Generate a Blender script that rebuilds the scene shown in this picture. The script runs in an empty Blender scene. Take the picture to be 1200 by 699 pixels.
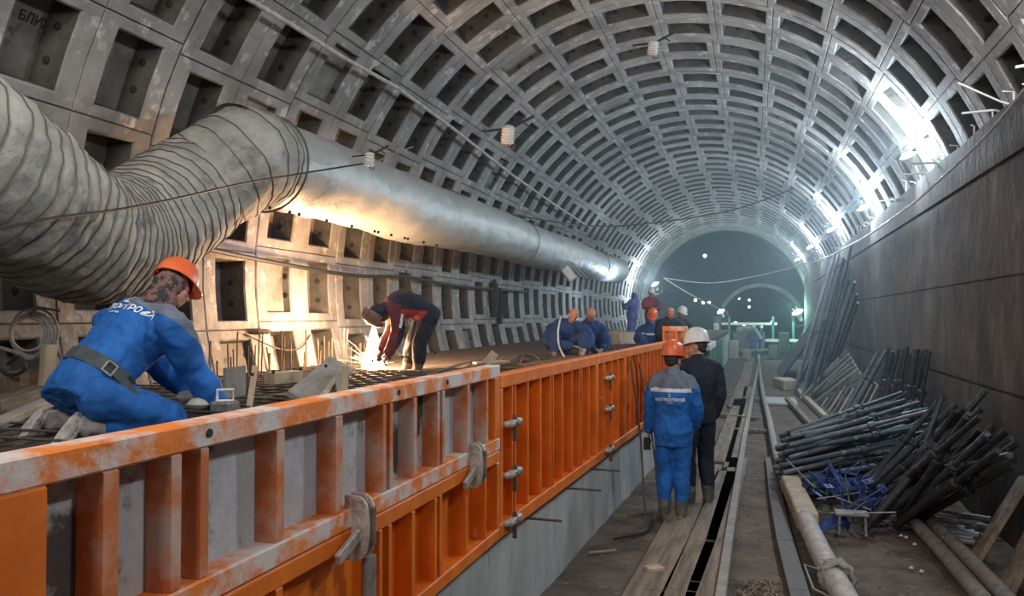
import bpy, bmesh, math, random
from mathutils import Vector as V, Matrix, Quaternion, noise
from mathutils.bvhtree import BVHTree
random.seed(7)
S = bpy.context.scene
COL = S.collection
PI = math.pi
R_ = random.uniform

# ------------------------------------------------------------------ camera
F, VX, VY = 950.0, 882.3, 371.2
d_ = V(((VX-600)/F, -(VY-349.5)/F, 1)).normalized()          # tunnel axis seen from the camera
z_ = V((0, 1, -d_.y/d_.z)).normalized()
x_ = z_.cross(d_)
CAM = V((0, 0, 2.1))
def ray(px, py):
    v = V(((px-600)/F, -(py-349.5)/F, 1))
    return V((v.dot(x_), v.dot(d_), v.dot(z_)))
def J(px, py, d): return CAM + ray(px, py)*d                 # point at a depth
def pl(px, py, ax, val):                                     # point on an axis plane
    r = ray(px, py); return CAM + r*((val-CAM[ax])/r[ax])
def fl(px, py, z=0.0): return pl(px, py, 2, z)
cam = bpy.data.objects.new('camera', bpy.data.cameras.new('camera')); COL.objects.link(cam)
right = V((x_.x, d_.x, z_.x)); up = V((x_.y, d_.y, z_.y)); fwd = V((x_.z, d_.z, z_.z))
cam.matrix_world = Matrix(((right.x, up.x, -fwd.x, 0), (right.y, up.y, -fwd.y, 0), (right.z, up.z, -fwd.z, CAM.z), (0, 0, 0, 1)))
cam.data.lens = F/1200*36; cam.data.sensor_width = 36; cam.data.clip_end = 300; cam.data.clip_start = .05
S.camera = cam
S.view_settings.view_transform = 'Standard'; S.view_settings.look = 'None'
S.view_settings.gamma = 1; S.view_settings.use_curve_mapping = False
S.view_settings.exposure = 0.0

# ------------------------------------------------------------------ materials
def mat(name, c1, c2=None, scale=4, rough=.7, metal=0, bump=.0, bscale=30, c3=None, t3=.62, s3=6, stretch=(1,1,1), w3=.04, emit=None, es=0, soft=(.35,.65)):
    m = bpy.data.materials.new(name); m.use_nodes = True
    nt = m.node_tree; N = nt.nodes; L = nt.links; b = N['Principled BSDF']
    b.inputs['Roughness'].default_value = rough; b.inputs['Metallic'].default_value = metal
    tc = N.new('ShaderNodeTexCoord'); mp = N.new('ShaderNodeMapping'); mp.inputs['Scale'].default_value = stretch
    L.new(tc.outputs['Object'], mp.inputs[0])
    def nz(sc, det=6, r=.6):
        n = N.new('ShaderNodeTexNoise'); n.inputs['Scale'].default_value = sc; n.inputs['Detail'].default_value = det
        n.inputs['Roughness'].default_value = r; L.new(mp.outputs[0], n.inputs['Vector']); return n
    if c2 is None: c2 = tuple(c*.8 for c in c1)
    n1 = nz(scale); rp = N.new('ShaderNodeValToRGB'); L.new(n1.outputs['Fac'], rp.inputs[0])
    rp.color_ramp.elements[0].position = soft[0]; rp.color_ramp.elements[1].position = soft[1]
    rp.color_ramp.elements[0].color = (*c2, 1); rp.color_ramp.elements[1].color = (*c1, 1)
    out = rp.outputs[0]
    if c3:
        n3 = nz(s3, 8, .65); r3 = N.new('ShaderNodeValToRGB'); L.new(n3.outputs['Fac'], r3.inputs[0])
        r3.color_ramp.elements[0].position = t3-w3; r3.color_ramp.elements[1].position = t3+w3
        r3.color_ramp.elements[0].color = (0,0,0,1); r3.color_ramp.elements[1].color = (1,1,1,1)
        mx = N.new('ShaderNodeMixRGB'); L.new(r3.outputs[0], mx.inputs[0]); L.new(out, mx.inputs[1]); mx.inputs[2].default_value = (*c3, 1)
        out = mx.outputs[0]
    L.new(out, b.inputs['Base Color'])
    if bump:
        nb = nz(bscale, 5); bp = N.new('ShaderNodeBump'); bp.inputs['Strength'].default_value = bump; bp.inputs['Distance'].default_value = .03
        L.new(nb.outputs['Fac'], bp.inputs['Height']); L.new(bp.outputs[0], b.inputs['Normal'])
    if emit:
        b.inputs['Emission Color'].default_value = (*emit, 1); b.inputs['Emission Strength'].default_value = es
    return m
M = dict(
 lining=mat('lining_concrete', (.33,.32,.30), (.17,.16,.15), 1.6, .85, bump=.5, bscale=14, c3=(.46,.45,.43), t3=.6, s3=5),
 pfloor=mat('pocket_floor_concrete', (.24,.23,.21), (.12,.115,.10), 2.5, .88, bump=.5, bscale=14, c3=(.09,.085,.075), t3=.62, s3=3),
 pocket=mat('pocket_shaded_concrete', (.11,.105,.092), (.055,.052,.045), 3, .9, bump=.5, bscale=18, c3=(.15,.14,.11), t3=.68, s3=4),  # pocket sides: the shade on them is put into the dark colour
 wallr=mat('cast_wall_concrete', (.12,.10,.085), (.055,.047,.042), 1.6, .8, bump=.3, bscale=8, c3=(.19,.165,.15), t3=.60, s3=2.0, w3=.1, stretch=(.8,.9,.62)),
 base=mat('pale_base_concrete', (.52,.53,.52), (.34,.35,.34), 3, .8, bump=.25, bscale=20, c3=(.24,.24,.22), t3=.66, s3=5, stretch=(1,1,.4)),
 dirt=mat('packed_dirt', (.17,.128,.095), (.072,.054,.04), 2.5, .95, bump=1, bscale=9, c3=(.2,.165,.135), t3=.63, s3=9),
 mud=mat('dark_platform_dirt', (.095,.075,.058), (.045,.036,.03), 3, .95, bump=.8, bscale=9, c3=(.15,.12,.09), t3=.64, s3=7),
 plank=mat('weathered_plank', (.29,.22,.155), (.12,.088,.062), 5, .85, bump=.4, bscale=20, stretch=(3,.35,1), c3=(.09,.075,.06), t3=.66, s3=6),
 plankl=mat('pale_timber', (.55,.44,.31), (.36,.28,.19), 4, .8, bump=.2, stretch=(2,2,.5)),
 plankg=mat('grey_timber', (.36,.34,.30), (.25,.23,.2), 6, .85, bump=.2),
 orange=mat('orange_paint', (.86,.205,.006), (.66,.135,.004), 5, .6, c3=(.84,.42,.18), t3=.69, s3=7),
 orangew=mat('orange_splashed', (.88,.24,.03), (.76,.19,.02), 6, .65, c3=(.70,.62,.57), t3=.51, s3=4.5, w3=.06, bump=.2),
 orangem=mat('orange_rubbed', (.80,.2,.015), (.52,.15,.05), 4, .65, c3=(.55,.42,.36), t3=.52, s3=4, w3=.08),
 sheath=mat('sheathing_splashed', (.62,.64,.67), (.44,.45,.47), 3, .7, c3=(.09,.075,.07), t3=.55, s3=2.3, w3=.03, bump=.3),
 clamp=mat('clamp_steel', (.62,.58,.52), (.38,.31,.26), 14, .5, .3, bump=.5),
 duct=mat('duct_foil', (.50,.51,.49), (.40,.41,.39), 2, .50, .35, bump=.7, bscale=7),
 hose=mat('hose_fabric', (.42,.415,.37), (.25,.25,.225), 3, .75, bump=.8, bscale=9, c3=(.13,.13,.125), t3=.61, s3=3.5, w3=.07),
 wire=mat('hose_wire', (.15,.135,.11), None, 5, .6, .3),
 steel=mat('dull_steel', (.30,.30,.30), (.17,.16,.15), 20, .5, .6),
 rust=mat('rusty_steel', (.22,.15,.11), (.12,.09,.075), 18, .75, .3),
 rebar=mat('dark_rebar', (.13,.11,.095), (.075,.065,.06), 20, .7, .3),
 prop=mat('teal_prop_steel', (.10,.135,.15), (.045,.06,.065), 10, .55, .3, c3=(.30,.33,.34), t3=.64, s3=12),
 propd=mat('dark_prop_steel', (.055,.06,.065), (.028,.028,.03), 10, .6, .3, c3=(.16,.16,.16), t3=.64, s3=12),
 propg=mat('grey_prop_steel', (.24,.25,.27), (.13,.13,.145), 10, .5, .4),
 bluem=mat('blue_painted_steel', (.05,.11,.36), (.02,.035,.12), 9, .5, .2, c3=(.2,.24,.38), t3=.62, s3=12),
 pipe=mat('pale_pipe_wrap', (.55,.50,.47), (.36,.32,.29), 9, .7, bump=.5, bscale=25, c3=(.28,.24,.2), t3=.62, s3=14),
 pipeg=mat('grey_pipe', (.30,.28,.26), (.2,.185,.17), 8, .7, bump=.3, c3=(.13,.11,.1), t3=.62, s3=9),
 black=mat('black_rubber', (.025,.025,.025), (.012,.012,.012), 8, .6),
 cable=mat('pale_cable', (.68,.70,.71), None, 8, .5),
 grey=mat('grey_plastic', (.45,.46,.46), (.36,.36,.36), 6, .5),
 white=mat('white_ceramic', (.75,.74,.70), (.6,.59,.56), 8, .4),
 whitet=mat('white_print', (.85,.88,.92), (.8,.83,.88), 6, .6),
 blue=mat('blue_workwear', (.012,.145,.50), (.008,.085,.32), 5, .8, bump=.3, bscale=18),
 blued=mat('dark_blue_workwear', (.02,.06,.20), (.012,.035,.12), 6, .85, bump=.3, bscale=18),
 navy=mat('navy_workwear', (.022,.028,.048), (.012,.015,.028), 6, .85, bump=.3, bscale=18),
 yoke=mat('grey_blue_cloth', (.17,.20,.26), (.11,.13,.18), 8, .85),
 refl=mat('reflective_tape', (.72,.76,.80), (.6,.64,.68), 8, .4),
 red=mat('red_cloth', (.42,.055,.06), (.25,.03,.035), 7, .85),
 scarf=mat('patterned_scarf', (.20,.10,.09), (.03,.03,.035), 22, .9, soft=(.46,.54)),
 maroon=mat('maroon_cloth', (.16,.04,.05), (.09,.025,.03), 7, .85),
 lilac=mat('faded_blue_cloth', (.10,.13,.34), (.06,.08,.22), 7, .85),
 skin=mat('skin', (.50,.25,.17), (.42,.19,.13), 6, .55),
 hair=mat('dark_hair', (.04,.03,.025), None, 20, .7),
 helmo=mat('orange_helmet', (.86,.17,.05), (.72,.12,.035), 4, .35),
 helmw=mat('white_helmet', (.80,.80,.76), (.68,.68,.63), 4, .35),
 boot=mat('dusty_boot', (.17,.15,.135), (.07,.065,.06), 8, .8, c3=(.3,.28,.25), t3=.6, s3=10),
 sole=mat('pale_boot_sole', (.55,.52,.5), (.28,.26,.25), 16, .85, bump=.5),
 glove=mat('grey_glove', (.42,.42,.38), (.25,.25,.23), 12, .9),
 belt=mat('dark_belt', (.07,.10,.11), (.04,.05,.06), 10, .7),
 green=mat('green_painted_steel', (.10,.24,.17), (.06,.14,.10), 5, .6),
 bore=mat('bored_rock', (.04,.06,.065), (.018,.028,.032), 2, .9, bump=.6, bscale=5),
 lamp=mat('lit_lamp', (.9,.95,1), None, 4, .5, emit=(.80,.92,1.0), es=60),
 lampt=mat('lit_green_lamp', (.8,1,.95), None, 4, .5, emit=(.55,1.0,.86), es=40),
 lamps=mat('lit_tube_lamp', (.9,.95,1), None, 4, .5, emit=(.80,.97,.95), es=4),
 arc=mat('welding_arc', (1,.9,.7), None, 4, .5, emit=(1,.80,.50), es=14),
 spark=mat('hot_spark', (1,.8,.4), None, 4, .5, emit=(1,.62,.25), es=5),
 dark=mat('dark_paint_mark', (.03,.03,.03), None, 4, .9),
 blackcloth=mat('black_cloth', (.018,.018,.02), (.008,.008,.01), 5, .9),
)

# ------------------------------------------------------------------ mesh builder
class MB:
    def __init__(s): s.v=[]; s.f=[]; s.m=[]; s.mi=0
    def add(s, vs, fs):
        n=len(s.v); s.v += [V(q) for q in vs]; s.f += [tuple(i+n for i in f) for f in fs]; s.m += [s.mi]*len(fs); return s
    def box(s, lo, hi):
        x0,y0,z0=lo; x1,y1,z1=hi
        return s.add([(x0,y0,z0),(x1,y0,z0),(x1,y1,z0),(x0,y1,z0),(x0,y0,z1),(x1,y0,z1),(x1,y1,z1),(x0,y1,z1)],
            [(0,3,2,1),(4,5,6,7),(0,1,5,4),(1,2,6,5),(2,3,7,6),(3,0,4,7)])
    def cbox(s, lo, hi, c=.006):                                   # box with bevelled corners, long axis kept
        n=MB().box(lo,hi); bm=bmesh.new(); vs=[bm.verts.new(v) for v in n.v]; [bm.faces.new([vs[i] for i in f]) for f in n.f]
        bmesh.ops.bevel(bm, geom=list(bm.edges), offset=c, segments=1, affect='EDGES')
        bm.verts.index_update(); s.add([v.co.copy() for v in bm.verts],[[v.index for v in f.verts] for f in bm.faces]); bm.free(); return s
    def beam(s, a, b, w, h, upv=(0,0,1), bev=0):                   # box between two points
        a=V(a); b=V(b); d=(b-a); L=d.length; d.normalize(); u=V(upv); r=d.cross(u)
        if r.length<1e-4: r=d.cross(V((1,0,0)))
        r.normalize(); u=r.cross(d); n=MB()
        (n.cbox((-w/2,0,-h/2),(w/2,L,h/2),bev) if bev else n.box((-w/2,0,-h/2),(w/2,L,h/2)))
        return s.add([a+r*q.x+d*q.y+u*q.z for q in n.v], n.f)
    def tube(s, pts, rad, n=10, cap=True):
        pts=[V(p) for p in pts]; k=len(pts)
        if not hasattr(rad,'__len__'): rad=[rad]*k
        t0=(pts[1]-pts[0]).normalized(); a=t0.orthogonal().normalized(); vs=[]; 
        for i,p in enumerate(pts):
            t=((pts[min(i+1,k-1)]-pts[max(i-1,0)]))
            t=t.normalized() if t.length>1e-9 else t0
            a=(a-t*a.dot(t)).normalized(); b=t.cross(a)
            vs += [p+(a*math.cos(2*PI*j/n)+b*math.sin(2*PI*j/n))*rad[i] for j in range(n)]
        fs=[(i*n+j,i*n+(j+1)%n,(i+1)*n+(j+1)%n,(i+1)*n+j) for i in range(k-1) for j in range(n)]
        if cap: fs += [tuple(reversed(range(n))), tuple((k-1)*n+j for j in range(n))]
        return s.add(vs,fs)
    def lathe(s, prof, n=24, c=(0,0,0), ax=None, sx=1, sy=1):       # profile (r,z) about z
        c=V(c); q=V((0,0,1)).rotation_difference(V(ax)) if ax is not None else Quaternion()
        vs=[]; 
        for r,z in prof: vs += [c+q@V((r*sx*math.cos(2*PI*j/n), r*sy*math.sin(2*PI*j/n), z)) for j in range(n)]
        k=len(prof); fs=[(i*n+j,i*n+(j+1)%n,(i+1)*n+(j+1)%n,(i+1)*n+j) for i in range(k-1) for j in range(n)]
        if prof[0][0]>1e-6: fs.append(tuple(reversed(range(n))))
        if prof[-1][0]>1e-6: fs.append(tuple((k-1)*n+j for j in range(n)))
        return s.add(vs,fs)
    def build(s, name, m, parent=None, world=False, smooth=False, at=None):
        me=bpy.data.meshes.new(name)
        off = parent.matrix_basis.inverted() if (parent and world) else None
        vs=[off@v for v in s.v] if off else s.v
        o=bpy.data.objects.new(name, me); COL.objects.link(o)
        if at is not None: vs=[v-V(at) for v in vs]; o.location=at
        me.from_pydata([tuple(v) for v in vs],[],s.f)
        ms=m if isinstance(m,(list,tuple)) else [m]
        for k in ms: me.materials.append(M[k] if isinstance(k,str) else k)
        for i,p in enumerate(me.polygons):
            p.material_index=min(s.m[i],len(ms)-1)
            if smooth: p.use_smooth=True
        me.validate(); me.update()
        if smooth:
            try: me.set_sharp_from_angle(angle=math.radians(40))
            except Exception: pass
        if parent: o.parent=parent
        return o
def tag(o, label=None, cat=None, group=None, kind=None):
    if label: o['label']=label
    if cat: o['category']=cat
    if group: o['group']=group
    if kind: o['kind']=kind
    return o
def thing(name, label, cat, loc=(0,0,0), rz=0, group=None, quat=None):
    o=bpy.data.objects.new(name,None); COL.objects.link(o); o.location=loc
    if quat is not None: o.rotation_mode='QUATERNION'; o.rotation_quaternion=quat
    else: o.rotation_euler=(0,0,rz)
    o.empty_display_size=.1
    return tag(o,label,cat,group)
def base_of(mb):                                                    # centre of the footprint
    n=len(mb.v); return V((sum(v.x for v in mb.v)/n, sum(v.y for v in mb.v)/n, min(v.z for v in mb.v)))
def single(mb, name, m, label, cat, group=None, smooth=False):
    return tag(mb.build(name,m,at=base_of(mb),smooth=smooth),label,cat,group)
def struct(mb, name, m, smooth=False): return tag(mb.build(name,m,smooth=smooth),kind='structure')
def copy_tree(o, parent=None):
    c=o.copy(); COL.objects.link(c)
    if parent: c.parent=parent
    for ch in [k for k in o.children]: copy_tree(ch,c)
    return c
def put_between(o, a, b, length, roll=0):                           # lay a thing built along +Z from a towards b
    a=V(a); b=V(b); q=V((0,0,1)).rotation_difference((b-a).normalized())
    o.rotation_mode='QUATERNION'; o.rotation_quaternion=q@Quaternion((0,0,1),roll); o.location=a
    s=(b-a).length/length; o.scale=(1,1,s)
def sag(a, b, drop, n=16):
    a=V(a); b=V(b); return [a.lerp(b,i/n)-V((0,0,drop*4*(i/n)*(1-i/n))) for i in range(n+1)]
def smoothpath(pts, n=8):                                           # Catmull-Rom, any dimension
    P=[tuple(p) for p in pts]; P=[P[0]]+P+[P[-1]]; out=[]
    for i in range(1,len(P)-2):
        for k in range(n):
            t=k/n; out.append(tuple(.5*((2*b)+(-a+c)*t+(2*a-5*b+4*c-d)*t*t+(-a+3*b-3*c+d)*t**3) for a,b,c,d in zip(P[i-1],P[i],P[i+1],P[i+2])))
    out.append(P[-2]); return out

# ------------------------------------------------------------------ the lining of the tunnel
CX, CZ, RR = -1.4, 2.65, 4.25
W, DA, PH, Y0 = .96, .213, -.022, 10.24
YEND = Y0+34*W
def cylp(a, r, y): return V((CX+r*math.sin(a), y, CZ+r*math.cos(a)))
def coffer(mb, y, a, h, closed=False):
    # one cast pocket: joint groove, rib face, raised lip, sloping sides, floor
    n=round((y-Y0)/W); gl=.009 if n%2==0 else .001; gr=.009 if n%2 else .001; ga=.004/RR
    ow=R_(.54,.59)*W/2; oa=R_(.365,.385)*DA; fw=ow*R_(.88,.93); fa=oa*.94; cy=y+W/2; ca=a+DA/2
    dep=h
    def ring(hy,ha,r):
        o=[]
        for u,t in ((-1,-1),(-1,0),(-1,1),(1,1),(1,0),(1,-1)): o.append(cylp(ca+ha*t, r, cy+hy*u))
        return o
    def edge(m,ha,r):
        o=[]
        for u,t in ((-1,-1),(-1,0),(-1,1),(1,1),(1,0),(1,-1)): o.append(cylp(ca+ha*t, r, cy+u*(W/2-m-(gl if u<0 else gr))))
        return o
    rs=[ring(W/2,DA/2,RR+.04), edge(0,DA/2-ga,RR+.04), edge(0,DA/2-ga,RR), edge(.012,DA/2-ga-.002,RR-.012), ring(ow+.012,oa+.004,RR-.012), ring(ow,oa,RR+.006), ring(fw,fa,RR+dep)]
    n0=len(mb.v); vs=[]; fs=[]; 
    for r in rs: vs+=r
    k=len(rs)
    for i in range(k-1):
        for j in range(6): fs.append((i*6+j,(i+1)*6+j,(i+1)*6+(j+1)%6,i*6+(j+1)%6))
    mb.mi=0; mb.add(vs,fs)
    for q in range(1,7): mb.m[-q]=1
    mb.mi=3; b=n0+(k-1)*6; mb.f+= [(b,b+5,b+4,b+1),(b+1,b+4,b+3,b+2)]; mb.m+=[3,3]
    if y<24:                                                        # bolt and grout holes on the pocket floor
        mb.mi=2
        for t in ((-.45,) if closed else (-.45,.42)):
            c=cylp(ca+fa*t+R_(-.01,.01),RR+dep*.55,cy+(ow+fw)/2)
            mb.lathe([(.036,-.02),(.036,.012),(.015,.018),(0,.018)],7,c,(0,-1,0))
    mb.mi=0
def lining(k0,k1,name):
    mb=MB()
    n0=-15; n1=34
    for n in range(n0,n1):
        for k in range(k0,k1):
            h=R_(.25,.31)
            if random.random()<.06: h=.08
            if n==-6 and k==-6: h=.28
            coffer(mb,Y0+n*W,PH+DA*k+(.011 if (n//2)%2 else -.011),h,k==-7)
    # outer skin closing the tube
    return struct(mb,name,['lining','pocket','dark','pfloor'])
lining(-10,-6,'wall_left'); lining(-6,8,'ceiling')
mb=MB()                                                            # smooth cast ring beyond the last segment, then the bored cavern
ys=[(YEND,RR-.02),(YEND+.02,RR-.12),(YEND+2.6,RR-.12),(YEND+2.62,RR+.15)]
vs=[]; NA=72
for y,r in ys: vs+=[cylp(2*PI*i/NA,r,y) for i in range(NA)]
mb.add(vs,[(i*NA+j,(i+1)*NA+j,(i+1)*NA+(j+1)%NA,i*NA+(j+1)%NA) for i in range(len(ys)-1) for j in range(NA)])
struct(mb,'trim_1','lining',True)
# bored cavern and headwall with the running tunnel going on
YH=YEND+7.0; TX,TZ,TR=.43,1.55,2.5
mb=MB(); vs=[]
for y,r in ((YEND+2.6,RR-.05),(YEND+4.5,RR-.15),(YH,RR-.1)): vs+=[cylp(2*PI*i/NA,r,y) for i in range(NA)]
mb.add(vs,[(i*NA+j,(i+1)*NA+j,(i+1)*NA+(j+1)%NA,i*NA+(j+1)%NA) for i in range(2) for j in range(NA)])
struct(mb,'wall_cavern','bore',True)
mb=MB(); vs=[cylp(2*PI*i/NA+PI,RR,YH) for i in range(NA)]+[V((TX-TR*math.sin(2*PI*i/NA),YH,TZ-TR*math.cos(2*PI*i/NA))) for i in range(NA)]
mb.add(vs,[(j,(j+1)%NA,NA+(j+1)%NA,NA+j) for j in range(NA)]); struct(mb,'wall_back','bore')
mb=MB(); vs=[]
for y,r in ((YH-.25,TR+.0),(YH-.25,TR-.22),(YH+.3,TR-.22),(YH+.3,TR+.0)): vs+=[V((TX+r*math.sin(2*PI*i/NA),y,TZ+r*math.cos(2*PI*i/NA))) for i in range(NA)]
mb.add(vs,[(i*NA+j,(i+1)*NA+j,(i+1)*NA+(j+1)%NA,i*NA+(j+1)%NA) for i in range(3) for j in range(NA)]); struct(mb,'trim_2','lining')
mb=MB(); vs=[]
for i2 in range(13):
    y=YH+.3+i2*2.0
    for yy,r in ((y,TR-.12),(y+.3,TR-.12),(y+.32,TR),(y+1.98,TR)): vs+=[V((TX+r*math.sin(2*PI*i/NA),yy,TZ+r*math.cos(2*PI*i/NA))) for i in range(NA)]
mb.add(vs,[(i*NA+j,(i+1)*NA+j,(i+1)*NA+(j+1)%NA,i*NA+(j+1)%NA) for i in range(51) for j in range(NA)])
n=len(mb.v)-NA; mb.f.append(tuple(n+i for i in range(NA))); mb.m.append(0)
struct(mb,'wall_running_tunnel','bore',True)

# ------------------------------------------------------------------ floor
def hgt(x,y): return .022*noise.noise(V((x*1.1,y*1.1,0)))+.018*noise.noise(V((x*4,y*4,3)))+.02*noise.noise(V((x*.3,y*.3,7)))-.022
mb=MB(); nx,ny=70,260; vs=[]
for j in range(ny+1):
    y=-4.2+(78.2)*(j/ny)**1.35
    for i in range(nx+1):
        x=-6+9*i/nx; vs.append((x,y,hgt(x,y)))
mb.add(vs,[(j*(nx+1)+i,j*(nx+1)+i+1,(j+1)*(nx+1)+i+1,(j+1)*(nx+1)+i) for j in range(ny) for i in range(nx)])
struct(mb,'floor','dirt',True)

# ------------------------------------------------------------------ cast side wall on the right
def xw(y): return 2.25+max(0,y-9)*.0075
mb=MB(); ys=[-4.2+i*.8 for i in range(61)]
prof=[]  # (z, push)  horizontal joints of the casting lifts
for z,p in ((0-.15,0),(1.37,0),(1.375,.035),(1.40,.035),(1.405,0),(2.45,0),(2.455,.02),(2.475,.02),(2.48,.006),(3.52,.006),(3.525,.04),(3.56,.04),(3.565,.0),(4.03,0)): prof.append((z,p))
vs=[]; ztop=[4.03+R_(-.012,.02) for _ in ys]
for i,y in enumerate(ys):
    for z,p in prof: vs.append((xw(y)+p,y,z if z<4 else ztop[i]))
    vs.append((xw(y)+.45,y,ztop[i]))
K=len(prof)+1
mb.add(vs,[(i*K+j,i*K+j+1,(i+1)*K+j+1,(i+1)*K+j) for i in range(len(ys)-1) for j in range(K-1)])
struct(mb,'wall_right','wallr')

# ------------------------------------------------------------------ plinth on the left that carries the formwork
def xf(y):                                                           # outer face of the shuttering
    return -1.50 if y<5 else -1.50+(y-5)*.043
def xb(y): return xf(y)-.12
mb=MB(); ys=[-4,1,5]+[6+i for i in range(8)]; vs=[]; A=[]
for y in ys:
    A.append([(xb(y),y,-.1),(xb(y),y,.75),(xb(y)-.02,y,.76),(xb(y)-.02,y,1.42),(-5.5,y,1.42),(-5.5,y,-.1)])
for a in A: vs+=a
mb.add(vs,[(i*6+j,i*6+j+1,(i+1)*6+j+1,(i+1)*6+j) for i in range(len(ys)-1) for j in range(4)]+[tuple((len(ys)-1)*6+j for j in range(6))])
struct(mb,'wall_plinth','base')
mb=MB(); mb.box((-5.75,-4,1.30),(-1.66,13,1.425)); mb.box((-5.75,12.98,1.28),(-1.15,42.5,1.425))
struct(mb,'floor_platform','mud')
mb=MB(); mb.box((-5.5,12.95,-.1),(-1.19,42.5,1.30)); struct(mb,'wall_platform','base')

# ------------------------------------------------------------------ orange steel shuttering panels
DEP=.09
def fy(px):                                                          # where a picture column meets the panel face
    y=3.0
    for _ in range(30): 
        r=ray(px,500); t=xf(y)/r.x; y=t*r.y
    return y
def panel(y0,y1,z0,z1,ribs,label,mf,mr,ms,post0=.05,post1=.05,rail=.055,group=None,holes=()):
    root=thing('concrete_form',label,'formwork panel',(xf((y0+y1)/2),(y0+y1)/2,z0),0,group)
    def P(y,dx,z): return V((xf(y)+dx,y,z))
    def slab(mb,ya,yb,za,zb,d0=-DEP,d1=0.0):                         # bevelled bar along the panel
        segs=[ya,yb] if yb-ya<.5 else [ya+(yb-ya)*i/4 for i in range(5)]
        c=.006; vs=[]; 
        for y in segs: vs+=[P(y,d0,za),P(y,d1-c,za),P(y,d1,za+c),P(y,d1,zb-c),P(y,d1-c,zb),P(y,d0,zb)]
        k=len(segs); mb.add(vs,[(i*6+j,i*6+(j+1)%6,(i+1)*6+(j+1)%6,(i+1)*6+j) for i in range(k-1) for j in range(6)]+[tuple(reversed(range(6))),tuple((k-1)*6+j for j in range(6))])
    for za,zb,nm in ((z1-rail,z1,'top_rail'),(z0,z0+rail,'bottom_rail')):
        mb=MB(); slab(mb,y0,y1,za,zb); mb.build(nm,mf,root,True)
    for ya,yb in ((y0,y0+post0),(y1-post1,y1)):
        mb=MB(); slab(mb,ya,yb,z0+rail,z1-rail); mb.build('end_post','orange',root,True)
    for y,w in ribs:
        mb=MB(); slab(mb,y-w/2,y+w/2,z0+rail,z1-rail,-DEP+.004,-.004)
        o=mb.build('rib',mr,root,True)
        h=MB(); 
        for zz in (.5,):                                             # bolt hole through the web
            h.lathe([(.013,0),(.013,.003)],8,P(y-w/2-.001,-.045,z0+(z1-z0)*zz),(0,-1,0))
        h.build('bolt_hole','dark',o,True) if y<5 else None
    mb=MB(); slab(mb,y0+.002,y1-.002,z0+.01,z1-.01,-DEP-.012,-DEP+.002); mb.build('sheathing',ms,root,True)
    if holes:
        for y,z in holes: MB().lathe([(.013,0),(.013,.004)],10,P(y,.0005,z),(1,0,0)).build('rail_hole','dark',root,True)
    return root
ZT,ZM,ZB=1.80,1.278,.73
YA=fy(0)-.01; YE=fy(586)
r1=[(133,.05),(209,.04),(242,.035),(330.5,.045),(399,.05),(452,.03),(460,.03),(488,.035),(515,.03),(521,.03),(550,.035),(572,.03)]
yj1=fy(399); 
ribs=[(fy(p),w) for p,w in r1]
panel(YA,YE,ZM,ZT,ribs,'upper splashed orange formwork panel nearest the camera, below the kneeling worker','orangew','orangem','sheath',post0=.13,post1=.10,rail=.075,
      holes=[(fy(245),ZT-.035),(fy(467),ZT-.035),(fy(524),ZT-.035)])
r2=[(60,.04),(150,.04),(250,.04),(330,.04),(448,.03),(459,.03),(486,.035),(512,.03),(518,.03),(548,.035),(570,.03)]
panel(YA,YE,ZB,ZM-.004,[(fy(p),w) for p,w in r2],'lower orange formwork panel under the splashed one, cleaner paint and pale top rail','orangew' if False else 'orange','orange','orange',post0=.10,post1=.06,rail=.07)
panel(YA-2.6,YA-.012,ZB,ZT,[(YA-.4*i,.04) for i in range(1,6)],'orange formwork panel just outside the left edge','orange','orange','orange')
edges=[(YE+.012,fy(700)),(fy(700)+.012,fy(733)),(fy(733)+.012,13.4)]
labs=['full height orange formwork panel between the two pairs of clamps','full height orange formwork panel beyond the far pair of clamps','last orange formwork panel beside the two standing men']
for (a,b),lb in zip(edges,labs):
    n=max(3,int((b-a)/.27)); rb=[]
    for i in range(1,n):
        y=a+(b-a)*i/n
        if i%3==1: rb+=[(y-.035,.022),(y+.03,.022)]
        else: rb.append((y,.03))
    panel(a,b,ZB,ZT-.065,rb,lb,'orange','orange','orange',.05,.05,.085)
# end closure of the shuttering standing proud behind the white helmet
mb=MB(); y=13.45
root=thing('concrete_form','pale orange end formwork panel standing above the others behind the white helmet','formwork panel',(xf(y),y,ZB))
mb.cbox((xf(y)-.28,y,ZB),(xf(y)+.12,y+.05,ZT+.14)); mb.build('sheathing','orangem',root,True)
for z in (ZB+.02,ZT+.06): MB().cbox((xf(y)-.28,y-.08,z),(xf(y)+.12,y,z+.08)).build('rail','orangew',root,True)
for x in (-.28,-.08,.07): MB().cbox((xf(y)+x,y-.07,ZB+.1),(xf(y)+x+.05,y,ZT+.06)).build('rib','orange',root,True)

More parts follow.
